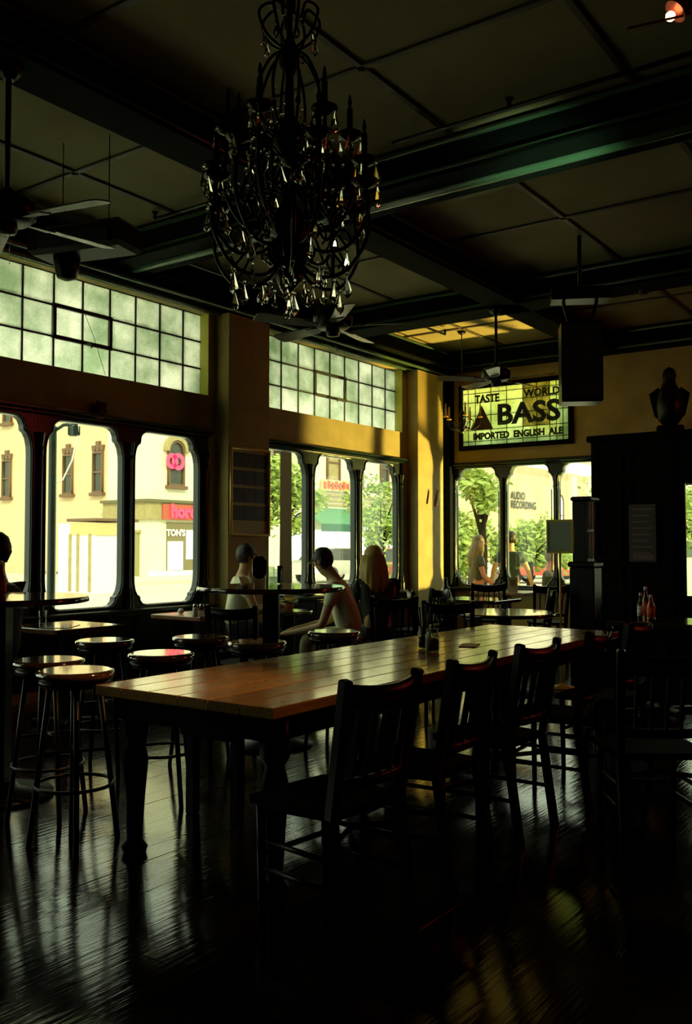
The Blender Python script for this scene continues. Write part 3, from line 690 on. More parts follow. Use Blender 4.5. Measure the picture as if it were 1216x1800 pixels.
# ------------------------------------------------------------------ long plank table
lt = thing('long_plank_table', 'long wooden plank table running away through the middle of the room', 'table')
X0, X1, Y0, Y1, ZT = -3.32, -2.28, 2.72, 6.62, .76
nw = 6; pwid = (X1-X0)/nw
for i in range(nw):
    MB().b2(X0+pwid*i+.003, X0+pwid*(i+1)-.003, Y0, Y1, ZT-.045, ZT, .003).build('plank', Mtable, lt)
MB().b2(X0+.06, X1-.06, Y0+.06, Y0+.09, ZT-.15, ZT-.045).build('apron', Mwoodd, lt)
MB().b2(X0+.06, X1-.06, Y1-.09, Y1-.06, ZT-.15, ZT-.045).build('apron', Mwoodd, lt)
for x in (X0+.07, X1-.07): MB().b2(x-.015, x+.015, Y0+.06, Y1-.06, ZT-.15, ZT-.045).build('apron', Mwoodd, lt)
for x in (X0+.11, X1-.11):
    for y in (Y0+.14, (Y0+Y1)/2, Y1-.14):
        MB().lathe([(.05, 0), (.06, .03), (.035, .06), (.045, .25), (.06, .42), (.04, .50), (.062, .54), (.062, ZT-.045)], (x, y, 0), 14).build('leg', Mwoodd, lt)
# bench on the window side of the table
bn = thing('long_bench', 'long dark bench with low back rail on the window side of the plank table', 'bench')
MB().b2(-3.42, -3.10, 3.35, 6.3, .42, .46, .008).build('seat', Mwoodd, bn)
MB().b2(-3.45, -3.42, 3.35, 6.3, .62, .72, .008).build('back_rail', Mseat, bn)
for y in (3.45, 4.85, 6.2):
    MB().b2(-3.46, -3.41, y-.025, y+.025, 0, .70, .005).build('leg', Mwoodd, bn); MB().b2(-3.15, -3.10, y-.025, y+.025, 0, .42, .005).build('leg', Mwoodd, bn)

# ------------------------------------------------------------------ chairs
def make_chair(label, loc, rz, group):
    """slat-back wooden chair, sitter looks along local -x, back at +x"""
    t = thing('dining_chair', label, 'chair', loc, rz, group)
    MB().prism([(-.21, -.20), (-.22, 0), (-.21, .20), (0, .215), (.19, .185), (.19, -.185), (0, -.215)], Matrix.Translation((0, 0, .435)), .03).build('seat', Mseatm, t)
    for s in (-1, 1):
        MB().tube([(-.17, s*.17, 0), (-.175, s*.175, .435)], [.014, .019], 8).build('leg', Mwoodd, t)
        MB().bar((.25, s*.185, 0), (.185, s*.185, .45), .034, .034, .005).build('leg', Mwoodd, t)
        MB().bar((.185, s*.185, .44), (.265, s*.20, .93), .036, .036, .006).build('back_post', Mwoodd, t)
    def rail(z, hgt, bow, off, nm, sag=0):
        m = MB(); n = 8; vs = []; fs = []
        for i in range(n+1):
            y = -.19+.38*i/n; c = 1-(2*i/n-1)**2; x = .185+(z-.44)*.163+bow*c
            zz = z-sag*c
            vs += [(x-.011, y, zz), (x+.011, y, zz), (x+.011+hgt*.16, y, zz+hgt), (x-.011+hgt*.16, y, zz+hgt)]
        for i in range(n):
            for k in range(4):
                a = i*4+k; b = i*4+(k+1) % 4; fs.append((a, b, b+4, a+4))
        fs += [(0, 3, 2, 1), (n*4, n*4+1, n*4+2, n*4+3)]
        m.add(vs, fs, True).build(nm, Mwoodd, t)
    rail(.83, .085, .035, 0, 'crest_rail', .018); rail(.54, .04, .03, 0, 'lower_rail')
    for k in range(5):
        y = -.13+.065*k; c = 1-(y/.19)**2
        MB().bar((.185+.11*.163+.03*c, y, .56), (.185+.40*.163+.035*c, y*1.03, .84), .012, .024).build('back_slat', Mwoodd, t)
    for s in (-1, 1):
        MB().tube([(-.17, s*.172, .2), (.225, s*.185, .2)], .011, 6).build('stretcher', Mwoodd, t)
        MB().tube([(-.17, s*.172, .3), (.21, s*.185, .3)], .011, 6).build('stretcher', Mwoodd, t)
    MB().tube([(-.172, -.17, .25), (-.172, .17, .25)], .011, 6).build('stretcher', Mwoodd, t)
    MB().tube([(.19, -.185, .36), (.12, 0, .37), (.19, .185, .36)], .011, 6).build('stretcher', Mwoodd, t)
    return t
G1 = 'dark chairs along the right side of the plank table'
chair = make_chair('slat-back chair nearest the camera, on the right side of the plank table', (-2.05, 2.76, 0), R(-6), G1)
def put(loc, rz, label, group): return dup(chair, (loc[0], loc[1], 0), rz, label, group)
put((-2.06, 3.42), R(3), 'second slat-back chair from the camera on the right of the plank table', G1)
put((-2.07, 4.13), R(-2), 'third slat-back chair from the camera on the right of the plank table', G1)
put((-2.05, 4.86), R(5), 'fourth slat-back chair from the camera on the right of the plank table', G1)
put((-2.06, 5.62), R(-3), 'fifth and last slat-back chair on the right of the plank table', G1)
G2 = 'dark chairs of the dining area by the windows'
def az(px, d): q = at(px, 1000, d=d); return (q.x, q.y)
def face(v):  # rz so that the sitter's forward (-x) looks along v
    return math.atan2(-v.y, -v.x)

# ------------------------------------------------------------------ tables of the room
def pedestal_table(label, loc, r, h, name='round_table', cat='table', m=Mtop, sq=.11, group=None):
    t = thing(name, label, cat, loc, 0, group)
    MB().lathe([(r-.02, h-.035), (r, h-.03), (r, h-.008), (r-.008, h)], n=48).build('tabletop', m, t)
    MB().box((0, 0, h/2), (sq, sq, h-.08), rz=R(35), bev=.01).build('pedestal', Mblack, t)
    MB().lathe([(.3, 0), (.3, .02), (.12, .05), (.09, .09)], n=24).build('base', Mblack, t)
    MB().box((0, 0, h-.045), (r*1.2, .05, .02)).build('bearer', Mblack, t)
    return t
pedestal_table('tall round bar table in front of the two seated men', (-4.19, 4.97, 0), .52, 1.1, 'bar_table', group='tall round bar tables')
pedestal_table('tall round bar table cut by the left edge of the picture', (-4.55, 3.06, 0), .48, 1.1, 'bar_table', group='tall round bar tables')
def square_table(label, loc, w, d, rz=0, m=Mseat, h=.76, name='dining_table'):
    t = thing(name, label, 'table', loc, rz)
    MB().box((0, 0, h-.02), (w, d, .04), bev=.006).build('tabletop', m, t)
    MB().box((0, 0, h/2-.02), (.08, .08, h-.06), bev=.006).build('pedestal', Mblack, t)
    MB().box((0, 0, .02), (.5, .08, .04), rz=R(45), bev=.01).build('base', Mblack, t); MB().box((0, 0, .021), (.5, .08, .04), rz=R(-45), bev=.01).build('base', Mblack, t)
    return t
Mtw = mat('table_wood_warm', (.30, .12, .05), .3, var=.4, vscale=9, coat=.4)
square_table('small wooden window table carrying the salt and pepper, left of the framed poster', (-6.02, 6.12, 0), .62, .62, m=Mtw)
square_table('dark window table carrying the white menu sheet at left', (-6.0, 4.62, 0), .65, .65)
pedestal_table('small round table with flowers between the two seated men', (-5.80, 7.15, 0), .24, .74)
square_table('dark table in front of the long-haired woman by the window', (-6.0, 9.0, 0), .65, .65)
pedestal_table('round glossy table just beyond the end of the plank table', (-3.85, 7.95, 0), .50, .76)
square_table('dark square table with the glass carafe, beyond the round table', (-5.05, 9.75, 0), .8, .7, m=Mtop)
square_table('far wooden table by the far windows with the small menu card', (-5.55, 11.6, 0), .8, .7, m=Mtw)
square_table('dark table at the right carrying the sauce bottles', (-2.32, 7.85, 0), .75, .7, m=Mtop)
square_table('dark table at the far right by the door', (-1.1, 6.6, 0), .8, .7, m=Mtop)

q = az(430, 7.3); put(q, face(IMR*.3+IMF), 'slat-back chair below the tall bar table, before the man in the white shirt', G2)
put(az(690, 8.6), face(IMF), 'chair whose slats show light, right beside the long-haired woman', G2)
put(az(792, 7.9), face(IMF+IMR*.2), 'chair in front of the glass carafe at the left of the glossy round table', G2)
put(az(735, 10.2), face(IMF*.6-IMR), 'chair below the yellow pillar with the hanging birds', G2)
put(az(848, 11.6), face(IMF*.8-IMR*.1), 'chair seen in front of the woman outside the far pane', G2)
put(az(960, 11.2), face(IMF), 'chair behind the brass pole of the menu stand', G2)
put(az(925, 9.6), face(IMR*-1+IMF*.1), 'chair seen edge-on right of the glossy round table', G2)
put(az(768, 9.4), face(IMR), 'chair at the window side of the table with the glass carafe', G2)
put((-1.35, 4.30), face(IMF), 'chair alone in the dark right of the plank table with glinting crest', G2)
put((-1.62, 7.75), face(Vector((-1, .1, 0))), 'chair in the dark below the sauce bottle table', G2)

# ------------------------------------------------------------------ stools
def make_stool(label, loc, rz):
    t = thing('bar_stool', label, 'stool', loc, rz, 'round bar stools')
    MB().lathe([(.15, .755), (.175, .76), (.182, .775), (.178, .795), (.16, .80)], n=32).build('seat', Mseat, t)
    MB().lathe([(.155, .725), (.165, .735), (.165, .755), (.15, .757)], n=24).build('seat_apron', Mblack, t)
    for k in range(4):
        a = R(45+90*k); MB().tube([(math.cos(a)*.11, math.sin(a)*.11, .74), (math.cos(a)*.20, math.sin(a)*.20, 0)], [.015, .013], 8).build('leg', Mblack, t)
    MB().tube([(math.cos(R(a))*.178, math.sin(R(a))*.178, .27) for a in range(0, 360, 15)], .009, 6, closed=True).build('foot_ring', Mmetal, t)
    for s in (0, 1):
        a = R(45+90*s); MB().tube([(math.cos(a)*.155, math.sin(a)*.155, .42), (-math.cos(a)*.155, -math.sin(a)*.155, .42)], .008, 6).build('stretcher', Mblack, t)
    return t
stool = make_stool('round stool with the brightest seat, nearest the camera at left', (-3.56, 2.80, 0), R(10))
for x, y, r_, l in ((-4.02, 2.42, 0, 'round stool under the left edge of the picture'), (-4.10, 3.0+.56, 30, 'round stool behind the brightest one, beside the left bar table'), (-4.22, 4.30, 20, 'round stool with reddish seat left of the tall bar table'),
                    (-3.72, 4.28, 50, 'round stool right in front of the pedestal of the tall bar table'), (-3.74, 5.10, 5, 'round stool with bright seat at the right of the tall bar table'),
                    (-3.75, 3.52, 35, 'round dark stool just beyond the near left corner of the plank table')):
    dup(stool, (x, y, 0), R(r_), l)
dup(stool, (-4.0, 2.98, 0), R(25), 'round stool partly hidden behind the brightest stool')
for o in [o for o in C.objects if o.parent is None and o.get('label') in ('round stool behind the brightest one, beside the left bar table',)]: o.location = (-4.55, 3.80, 0)

# ------------------------------------------------------------------ things on tables
def glass(px, py, z, r, h, label, group, m=Mtumbler, name='drinking_glass', jit=0):
    p = at(px, py, z=z)
    o = MB().lathe([(r*.85, 0), (r, h), (r-.003, h), (r*.8, .012), (.001, .01)], n=18).build(name, m, None, loc=(p.x, p.y, z))
    return tag(o, label, 'glass', group)
glass(474, 1027, 1.1, .035, .13, 'clear glass beside the black menu holder on the tall bar table', 'glasses on the bar table')
glass(488, 1029, 1.1, .03, .12, 'rightmost clear glass on the tall bar table', 'glasses on the bar table')
glass(480, 1035, 1.1, .028, .08, 'short front glass on the tall bar table', 'glasses on the bar table')
p = at(456, 1032, z=1.1)
mh = thing('menu_holder', 'black rounded menu holder standing on the tall bar table', 'menu holder', (p.x, p.y, 1.1), YAW)
MB().prism(arc((0, .10), .045, 180, 360, 8)+arc((.012, .178), .033, 0, 90, 3)+arc((-.012, .178), .033, 90, 180, 3), Matrix.Translation((0, .01, 0)) @ Matrix.Rotation(R(90), 4, 'X'), .02).build('menu_board', Mblack, mh)
MB().box((0, 0, .035), (.075, .03, .07), bev=.006).build('holder_foot', Mtumbler, mh)
for s in (-1, 1): MB().tube([(s*.047, 0, .01), (s*.047, 0, .19)], .0035, 6).build('side_wire', Mchrome, mh)
p = at(492, 1026, z=1.1)
mcd = tag(MB().box((0, 0, .07), (.04, .012, .13), bev=.003, rz=0).build('table_card', Mblack, None, loc=(p.x, p.y, 1.1), rz=YAW), 'small dark table card behind the glasses on the tall bar table', 'card')
# jars on the plank table
def jar(px, py, label, fillm, s=1.0):
    p = at(px, py, z=ZT)
    t = thing('glass_jar', label, 'jar', (p.x, p.y, ZT), 0, 'jars on the plank table')
    MB().lathe([(.036*s, 0), (.042*s, .008), (.042*s, .095*s), (.034*s, .115*s), (.036*s, .135*s), (.033*s, .135*s), (.030*s, .115*s), (.038*s, .09*s), (.038*s, .01), (.001, .006)], n=20).build('jar_glass', Mtumbler, t)
    MB().lathe([(.037*s, .008), (.037*s, .075*s), (.001, .08*s)], n=16).build('jar_content', fillm, t)
    return t
jar(760, 1146, 'clear jar filled with brown sugar on the plank table', mat('brown_sugar', (.16, .08, .03), .8))
j = jar(746, 1140, 'taller dark jar of cutlery behind the sugar jar on the plank table', Mblack, 1.0)
for k in range(6):
    a = k*1.05; MB().tube([(math.cos(a)*.015, math.sin(a)*.015, .05), (math.cos(a)*.034, math.sin(a)*.034, .24+.012*(k % 3))], [.003, .006], 6).build('cutlery_handle', Mwoodd, j)
cd = tag(MB().lathe([(.022, 0), (.024, .03), (.02, .055)], n=14).build('tea_light', mat('wax', (.5, .3, .12), .5), None, loc=(at(618, 1150, z=ZT).x, at(618, 1150, z=ZT).y, ZT)), 'tiny wax tea light', 'candle') if False else None
# thin brown rectangle added on the tabletop for an unclear flat mark
p = at(825, 1135, z=ZT)
tag(MB().box((0, 0, .003), (.11, .20, .005), rz=R(20), bev=.001).build('folded_menu', mat('kraft_card', (.35, .16, .05), .5), None, loc=(p.x, p.y, ZT)), 'thin brown rectangle lying on the plank table right of the jars', 'menu card')
# salt and pepper
for k, (px, l) in enumerate(((343, 'left salt shaker on the small window table'), (354, 'right pepper shaker on the small window table'))):
    p = at(px, 1084, z=.76)
    t = thing('shaker', l, 'shaker', (p.x, p.y, .76), 0, 'salt and pepper shakers')
    MB().lathe([(.024, 0), (.026, .01), (.022, .07), (.018, .085)], n=14).build('shaker_glass', Mpaper if k == 0 else Mtumbler, t)
    MB().lathe([(.02, .083), (.021, .10), (.012, .112)], n=14).build('shaker_cap', Mchrome, t)
p = at(318, 1079, z=.76)
tag(MB().ball((0, 0, .025), (.03, .03, .025)).build('crumpled_napkin', Mpaper, None, loc=(p.x, p.y, .76)), 'small white crumpled napkin at the left end of the small window table', 'napkin')
p = at(106, 1101, z=.762)
tag(MB().box((0, 0, .002), (.22, .30, .004), rz=YAW).build('menu_sheet', mat('laminated_sheet', (.8, .8, .75), .06, spec=1, coat=1), None, loc=(p.x, p.y, .76)), 'white menu sheet lying on the left window table', 'menu')
# flowers
p = at(512, 1074, z=.74)
fp = thing('flower_pot', 'small pot of orange and yellow flowers between the two seated men', 'flowers', (-5.80, 7.15, .74))
MB().lathe([(.04, 0), (.055, .05), (.058, .06), (.05, .06), (.045, .05)], n=16).build('pot', mat('terracotta', (.35, .12, .04), .7), fp)
rr = random.Random(4)
Mfl = [mat('petal_orange', (.9, .35, .03), .5), mat('petal_yellow', (.95, .75, .05), .5)]
for k in range(16):
    a = rr.uniform(0, 6.3); r_ = rr.uniform(0, .13); z = .12+rr.uniform(-.04, .06)
    m = MB()
    for i in range(5):
        b = i*1.257; m.ball((r_*math.cos(a)+.018*math.cos(b), r_*math.sin(a)+.018*math.sin(b), z), (.014, .014, .006), 6, 4)
    fo = m.build('blossom', Mfl[k % 2], fp)
f = MB()
for k in range(60):
    a = rr.uniform(0, 6.3); r_ = rr.uniform(.02, .12); z = .09+rr.uniform(-.02, .07); p_ = Vector((r_*math.cos(a), r_*math.sin(a), z)); u = Vector((math.cos(a), math.sin(a), .4))*.03; v = Vector((-math.sin(a), math.cos(a), 0))*.012
    f.add([p_-u, p_+v, p_+u, p_-v], [(0, 1, 2, 3)])
o = f.build('leaves', Mleaf, fp); o['kind'] = 'stuff'
# carafe
p = at(783, 1057, z=.76); p = Vector((-5.05+.0, 9.75-.15, .76)) if p.y > 10.3 else p
t = thing('glass_carafe', 'clear conical glass carafe on the dark square table', 'carafe', (p.x, p.y, .76))
MB().lathe([(.07, 0), (.085, .015), (.06, .10), (.024, .18), (.022, .22), (.028, .235), (.024, .235), (.019, .2), (.055, .09), (.08, .02), (.001, .01)], n=20).build('carafe_glass', thin_glass('carafe_glass', (.9, .95, .9)), t)
MB().lathe([(.018, .22), (.02, .25), (.008, .27)], n=12).build('stopper', Mmetal, t)
# menu card and cup on far table
p = at(868, 1030, z=.80)
t = thing('menu_card', 'small upright printed card on the far wooden table', 'card', (-5.42, 11.5, .76), YAW)
MB().box((0, 0, .10), (.13, .01, .20)).build('card', mat('card_cream', (.7, .65, .4), .6), t)
MB().box((0, -.007, .12), (.07, .002, .09)).build('printed_picture', Mochre, t)
# bottles right
def bottle(px, py, z, h, r, mg, ml, label, group, name='sauce_bottle', loc=None):
    p = at(px, py, z=z) if loc is None else Vector(loc)
    t = thing(name, label, 'bottle', (p.x, p.y, z), 0, group)
    MB().lathe([(r*.9, 0), (r, .01), (r, h*.55), (r*.45, h*.75), (r*.4, h*.92)], n=16).build('bottle_glass', mg, t)
    MB().lathe([(r*1.02, h*.12), (r*1.02, h*.5)], n=16).build('bottle_label', ml, t)
    MB().lathe([(r*.5, h*.9), (r*.5, h), (r*.3, h*1.01)], n=12).build('bottle_cap', Mwhite, t)
    return t
bottle(1126, 1088, .76, .22, .028, Mtumbler, Mpaper, 'slim clear sauce bottle on the right-hand dark table', 'sauce bottles at the right')
bottle(1144, 1090, .76, .21, .033, mat('ketchup_red', (.5, .06, .02), .2), Mredpaint, 'red sauce bottle on the right-hand dark table', 'sauce bottles at the right')
bottle(1135, 1084, .76, .26, .03, Mbottleg, Mredpaint, 'dark red sauce bottle behind the other two at the right', 'sauce bottles at the right')
bottle(0, 1052, 1.1, .2, .032, mat('sauce_red', (.45, .03, .01), .15), Mredpaint, 'red sauce bottle cut by the left edge on the left bar table', None)
glass(75, 1098, .76, .03, .11, 'clear glass left of the white menu sheet', None)
glass(712, 1020, .76, .03, .12, 'clear glass near the long-haired woman by the window', None) if False else None

# ------------------------------------------------------------------ framed poster on the pillar
pf = thing('framed_poster', 'tall framed poster with rows of dark pictures on the brown pillar', 'picture', (XL+.19, 7.69, 1.98))
me = plate([(-.33, -.49), (.33, -.49), (.33, .49), (-.33, .49)], [[(-.30, -.46), (.30, -.46), (.30, .46), (-.30, .46)]], .035, .008); me.transform(Matrix.Translation((.018, 0, 0)) @ RXY)
link('frame', me, Mgold, pf)
MB().b2(.002, .010, -.31, .31, -.47, .47).build('mat_board', mat('mat_board_buff', (.40, .34, .12), .4, coat=.4), pf)
Mcell = [mat('photo_dark_a', (.02, .02, .025), .35, var=.6, vscale=25, coat=.4), mat('photo_dark_b', (.05, .035, .03), .35, var=.7, vscale=20, coat=.4)]
for i in range(4):
    for j in range(3):
        MB().b2(.010, .013, -.29+.195*j, -.29+.195*j+.185, .27-.195*i, .27-.195*i+.16).build('poster_picture', Mcell[(i+j) % 2], pf)

# small alarm box on the header strip
p = at(172, 722, X=XL+.03)
t = thing('wall_speaker', 'small dark wall box with a red side above the second street pane', 'wall box', (XL, p.y, p.z-.01))
MB().b2(0, .07, -.04, .04, -.07, .07, .008).build('housing', mat('box_red', (.3, .04, .03), .5), t); MB().b2(.07, .10, -.05, .05, -.02, .10, .01).build('cover', Mblack, t)

# hanging bird ornaments on the bright pillar
for px, py, l, ccs in ((755, 872, 'small brown paper ornament on the bright yellow pillar', [(.25, .14, .03)]), (769, 876, 'colourful bird ornament on the bright yellow pillar, right of the brown one', [(.7, .1, .05), (.2, .35, .05), (.8, .6, .05)])):
    p = at(px, py, X=XL+.21)
    t = thing('bird_ornament', l, 'ornament', (XL+.20, p.y, p.z), 0, 'ornaments on the pillar')
    for k, c_ in enumerate(ccs):
        MB().prism([(-.05+.03*k, -.12+.05*k), (.04+.02*k, -.10+.04*k), (.01+.01*k, .11+.01*k)], RXY, .01+.004*k).build('wing' if k else 'bird_body', mat('paint', c_, .5), t)

# ------------------------------------------------------------------ chandelier
cx, cyy = -2.16, 2.66
ch = thing('crystal_chandelier', 'large black crystal chandelier with candle arms hanging over the plank table', 'chandelier', (cx, cyy, 2.31))
Mch = mat('chandelier_bronze', (.03, .020, .010), .3, metal=.7)
MB().lathe([(.004, .02), (.02, .035), (.045, .06), (.055, .09), (.03, .12), (.02, .16), (.035, .20), (.07, .25), (.075, .30), (.03, .36), (.02, .45), (.03, .52), (.06, .58), (.055, .64), (.02, .70), (.015, .85), (.04, .90), (.035, .95), (.012, 1.0), (.012, 1.2)], n=16).build('stem', Mch, ch)
cr_ = bmesh.new()
def drop(h, r):
    m = MB(); m.lathe([(.0015, 0), (r*.55, -h*.35), (r, -h*.68), (r*.75, -h*.85), (.002, -h)], n=6, smooth=False); m.ball((0, 0, .010), .008, 6, 5); return m
dm = drop(.08, .0175).build('crystal', Mcrystal, ch); dm2 = drop(.055, .013).build('crystal', Mcrystal, ch)
bead = MB().ball((0, 0, 0), .0065, 6, 5).build('bead', Mcrystal, ch)
firsts = [True, True]
ndrop = 0
def hang(x, y, z, k=0):
    global ndrop
    src = (dm, dm2)[k]
    if firsts[k]: firsts[k] = False; o = src
    else: o = src.copy(); C.objects.link(o)
    o.location = (x, y, z); o.rotation_euler = (random.uniform(-.08, .08), random.uniform(-.08, .08), random.uniform(0, 6)); ndrop += 1
firstb = [True]
def beadat(x, y, z):
    if firstb[0]: firstb[0] = False; o = bead
    else: o = bead.copy(); C.objects.link(o)
    o.location = (x, y, z)
def spl(pts, n=5):
    out = []; P = [Vector(p) for p in pts]
    for i in range(len(P)-1):
        p0 = P[max(i-1, 0)]; p1 = P[i]; p2 = P[i+1]; p3 = P[min(i+2, len(P)-1)]
        for k in range(n):
            t = k/n; out.append(.5*((2*p1)+(p2-p0)*t+(2*p0-5*p1+4*p2-p3)*t*t+(3*p1-p0-3*p2+p3)*t**3))
    out.append(P[-1]); return out
for tier, (na, rad, zc_, z0, off) in enumerate(((6, .315, .38, .10, 12), (6, .235, .62, .30, 42), (6, .29, .50, .21, 30))):
    for k in range(na):
        a = R(off+360/na*k); c_, s_ = math.cos(a), math.sin(a)
        def rp(r, z): return (c_*r, s_*r, z)
        arm = MB().tube(spl([rp(.03, z0+.05), rp(rad*.35, z0-.03), rp(rad*.75, z0-.02), rp(rad*1.02, z0+.10), rp(rad, zc_-.06), rp(rad*.98, zc_)]), .0075, 7).build('arm', Mch, ch)
        MB().tube(spl([rp(rad*.75, z0-.02), rp(rad*.55, z0+.07), rp(rad*.68, z0+.13), rp(rad*.8, z0+.09), rp(rad*.72, z0+.055)]), .005, 6).build('scroll', Mch, arm)
        MB().tube(spl([rp(.03, z0+.30), rp(rad*.4, z0+.33), rp(rad*.62, z0+.2), rp(rad*.5, z0+.1), rp(rad*.36, z0+.16)]), .005, 6).build('scroll', Mch, arm)
        MB().lathe([(.012, -.01), (.045, .008), (.05, .02), (.042, .02), (.014, .01)], rp(rad*.98, zc_), 10).build('drip_cup', Mch, arm)
        MB().lathe([(.013, .0), (.014, .02), (.0115, .025), (.0115, .105), (.006, .11), (.006, .118), (.009, .13), (.003, .16)], rp(rad*.98, zc_+.01), 10).build('candle', Mblack, ch)
        for j in range(3):
            b = a+R(120*j+20); hang(rp(rad*.98, 0)[0]+.045*math.cos(b), rp(rad*.98, 0)[1]+.045*math.sin(b), zc_-.005, j % 2)
        hang(*rp(rad*.75, z0-.045), 0); beadat(*rp(rad*.75, z0-.03))
        # bead swag from this cup inwards
        for j in range(7):
            t_ = j/6; beadat(*rp(rad*(.95-.75*t_), zc_+.05+(z0+.42-zc_-.05)*t_-.09*math.sin(math.pi*t_)))
for k in range(8):                      # cage of scrolls above
    a = R(45*k+10); c_, s_ = math.cos(a), math.sin(a)
    MB().tube(spl([(c_*.02, s_*.02, .60), (c_*.10, s_*.10, .66), (c_*.125, s_*.125, .78), (c_*.08, s_*.08, .90), (c_*.02, s_*.02, .95)]), .006, 6).build('cage_scroll', Mch, ch)
    MB().tube(spl([(c_*.02, s_*.02, .95), (c_*.09, s_*.09, 1.0), (c_*.12, s_*.12, 1.08), (c_*.07, s_*.07, 1.12), (c_*.05, s_*.05, 1.06)]), .006, 6).build('cage_scroll', Mch, ch)
    hang(c_*.12, s_*.12, .74, 1); hang(c_*.10, s_*.10, 1.0, 1)
    a += R(22); hang(.17*math.cos(a), .17*math.sin(a), .055+.03*(k % 2), 0); hang(.09*math.cos(a), .09*math.sin(a), .035, 1)
    MB().prism([(0, 0), (.03, .03), (.035, .075), (0, .11), (-.02, .06)], Matrix.Rotation(a, 4, 'Z') @ Matrix.Translation((.05, 0, .12)) @ Matrix.Rotation(R(90), 4, 'X'), .003).build('leaf', Mch, ch)
hang(0, 0, .02, 0)
zz = 1.2; k = 0
while zz < ZC-2.31-.05:
    MB().tube([(.013*math.cos(R(b))*(1 if k % 2 else 0), .013*math.cos(R(b))*(0 if k % 2 else 1), zz+.022+.022*math.sin(R(b))) for b in range(0, 360, 45)], .0035, 5, closed=True).build('chain_link', Mch, ch)
    zz += .036; k += 1
MB().lathe([(.03, ZC-2.31-.06), (.07, ZC-2.31-.03), (.07, ZC-2.31)], n=16).build('ceiling_rose', Mch, ch)

# small iron chandelier near the corner
p = at(812, 745, d=12.6)
ic = thing('iron_chandelier', 'small scrolled iron chandelier on a thin rod left of the stained glass sign', 'chandelier', (p.x, p.y, p.z))
MB().tube([(0, 0, -.1), (0, 0, ZC-p.z)], .008, 6).build('rod', Mmetal, ic)
MB().lathe([(.005, -.14), (.05, -.10), (.06, -.04), (.03, .0), (.02, .08), (.04, .12), (.015, .2)], n=14).build('body', Mmetal, ic)
MB().lathe([(.02, ZC-p.z-.05), (.06, ZC-p.z-.02), (.06, ZC-p.z)], n=14).build('ceiling_rose', Mmetal, ic)
for k in range(5):
    a = R(72*k+20); c_, s_ = math.cos(a), math.sin(a)
    ar = MB().tube(spl([(c_*.03, s_*.03, -.02), (c_*.12, s_*.12, -.08), (c_*.23, s_*.23, -.03), (c_*.25, s_*.25, .08)]), .009, 6).build('arm', Mmetal, ic)
    MB().tube(spl([(c_*.12, s_*.12, -.08), (c_*.16, s_*.16, .03), (c_*.11, s_*.11, .05), (c_*.10, s_*.10, .0)]), .006, 6).build('scroll', Mmetal, ar)
    MB().lathe([(.03, .08), (.035, .095), (.014, .10), (.014, .2), (.008, .21), (.012, .24), (.003, .27)], (c_*.25, s_*.25, 0), 10).build('candle', mat('candle_orange', (.6, .3, .05), .5) if k == 0 else bpy.data.materials['candle_orange'], ar)  # cup, candle and tip share one plain orange

# ------------------------------------------------------------------ ceiling fans
def fan(label, x, y, z, rot, ztop=4.05):
    t = thing('ceiling_fan', label, 'fan', (x, y, z), 0, 'ceiling fans under the long beam')
    MB().tube([(0, 0, .08), (0, 0, ztop-z)], .016, 10).build('down_rod', Mblack, t)
    MB().lathe([(.03, ztop-z-.09), (.07, ztop-z-.05), (.08, ztop-z)], n=16).build('canopy', Mblack, t)
    MB().lathe([(.05, -.07), (.12, -.06), (.155, -.03), (.16, .04), (.13, .075), (.05, .10), (.03, .13)], n=28).build('motor_housing', Mblack, t)
    MB().lathe([(.01, -.13), (.05, -.12), (.06, -.09), (.055, -.065)], n=18).build('switch_cup', Mmetal, t)
    for k in range(5):
        a = R(rot+72*k); M_ = Matrix.Rotation(a, 4, 'Z') @ Matrix.Translation((0, 0, -.05)) @ Matrix.Rotation(R(13), 4, 'X')
        MB().prism([(.10, -.02), (.27, -.05), (.27, .05), (.10, .02)], M_, .006).build('blade_iron', Mmetal, t)
        MB().prism([(.20, -.055), (.62, -.075), (.66, -.06), (.67, 0), (.66, .06), (.62, .075), (.20, .055), (.185, 0)], M_ @ Matrix.Translation((0, 0, .006)), .008).build('blade', Mblade, t)
    MB().tube([(.03, 0, -.12), (.03, 0, -.3)], .002, 4).build('pull_chain', Mchrome, t)
    return t
q = at(585, 575, d=7.3); fan('ceiling fan in the middle, below the crystal chandelier', q.x, q.y, q.z+.05, 27)
q = at(872, 660, d=10.2); fan('farthest ceiling fan, in front of the stained glass sign', q.x, q.y, q.z, 5)
q = at(12, 372, d=5.0); fan('ceiling fan at the left edge with a green glinting cover', q.x, q.y, q.z, 12)

# hanging loudspeaker
p = at(1020, 640, d=8.7)
ls = thing('hanging_loudspeaker', 'large black loudspeaker hanging from the ceiling right of the stained glass sign', 'loudspeaker', (p.x, p.y, p.z), YAW-R(8))
MB().box((0, 0, 0), (.38, .30, .76), bev=.012).build('cabinet', Mblack, ls)
MB().box((0, -.155, 0), (.34, .02, .70), bev=.006).build('grille', Mspeaker, ls)
MB().bar((-.1, 0, .38), (-.16, .0, .62), .03, .03).build('bracket', Mmetal, ls); MB().bar((.1, 0, .38), (.16, 0, .62), .03, .03).build('bracket', Mmetal, ls)
MB().box((0, 0, .66), (.55, .25, .12), bev=.01).build('mounting_plate', Mmetal, ls); MB().tube([(0, 0, .7), (0, 0, ZC-p.z)], .02, 8).build('drop_pipe', Mmetal, ls)
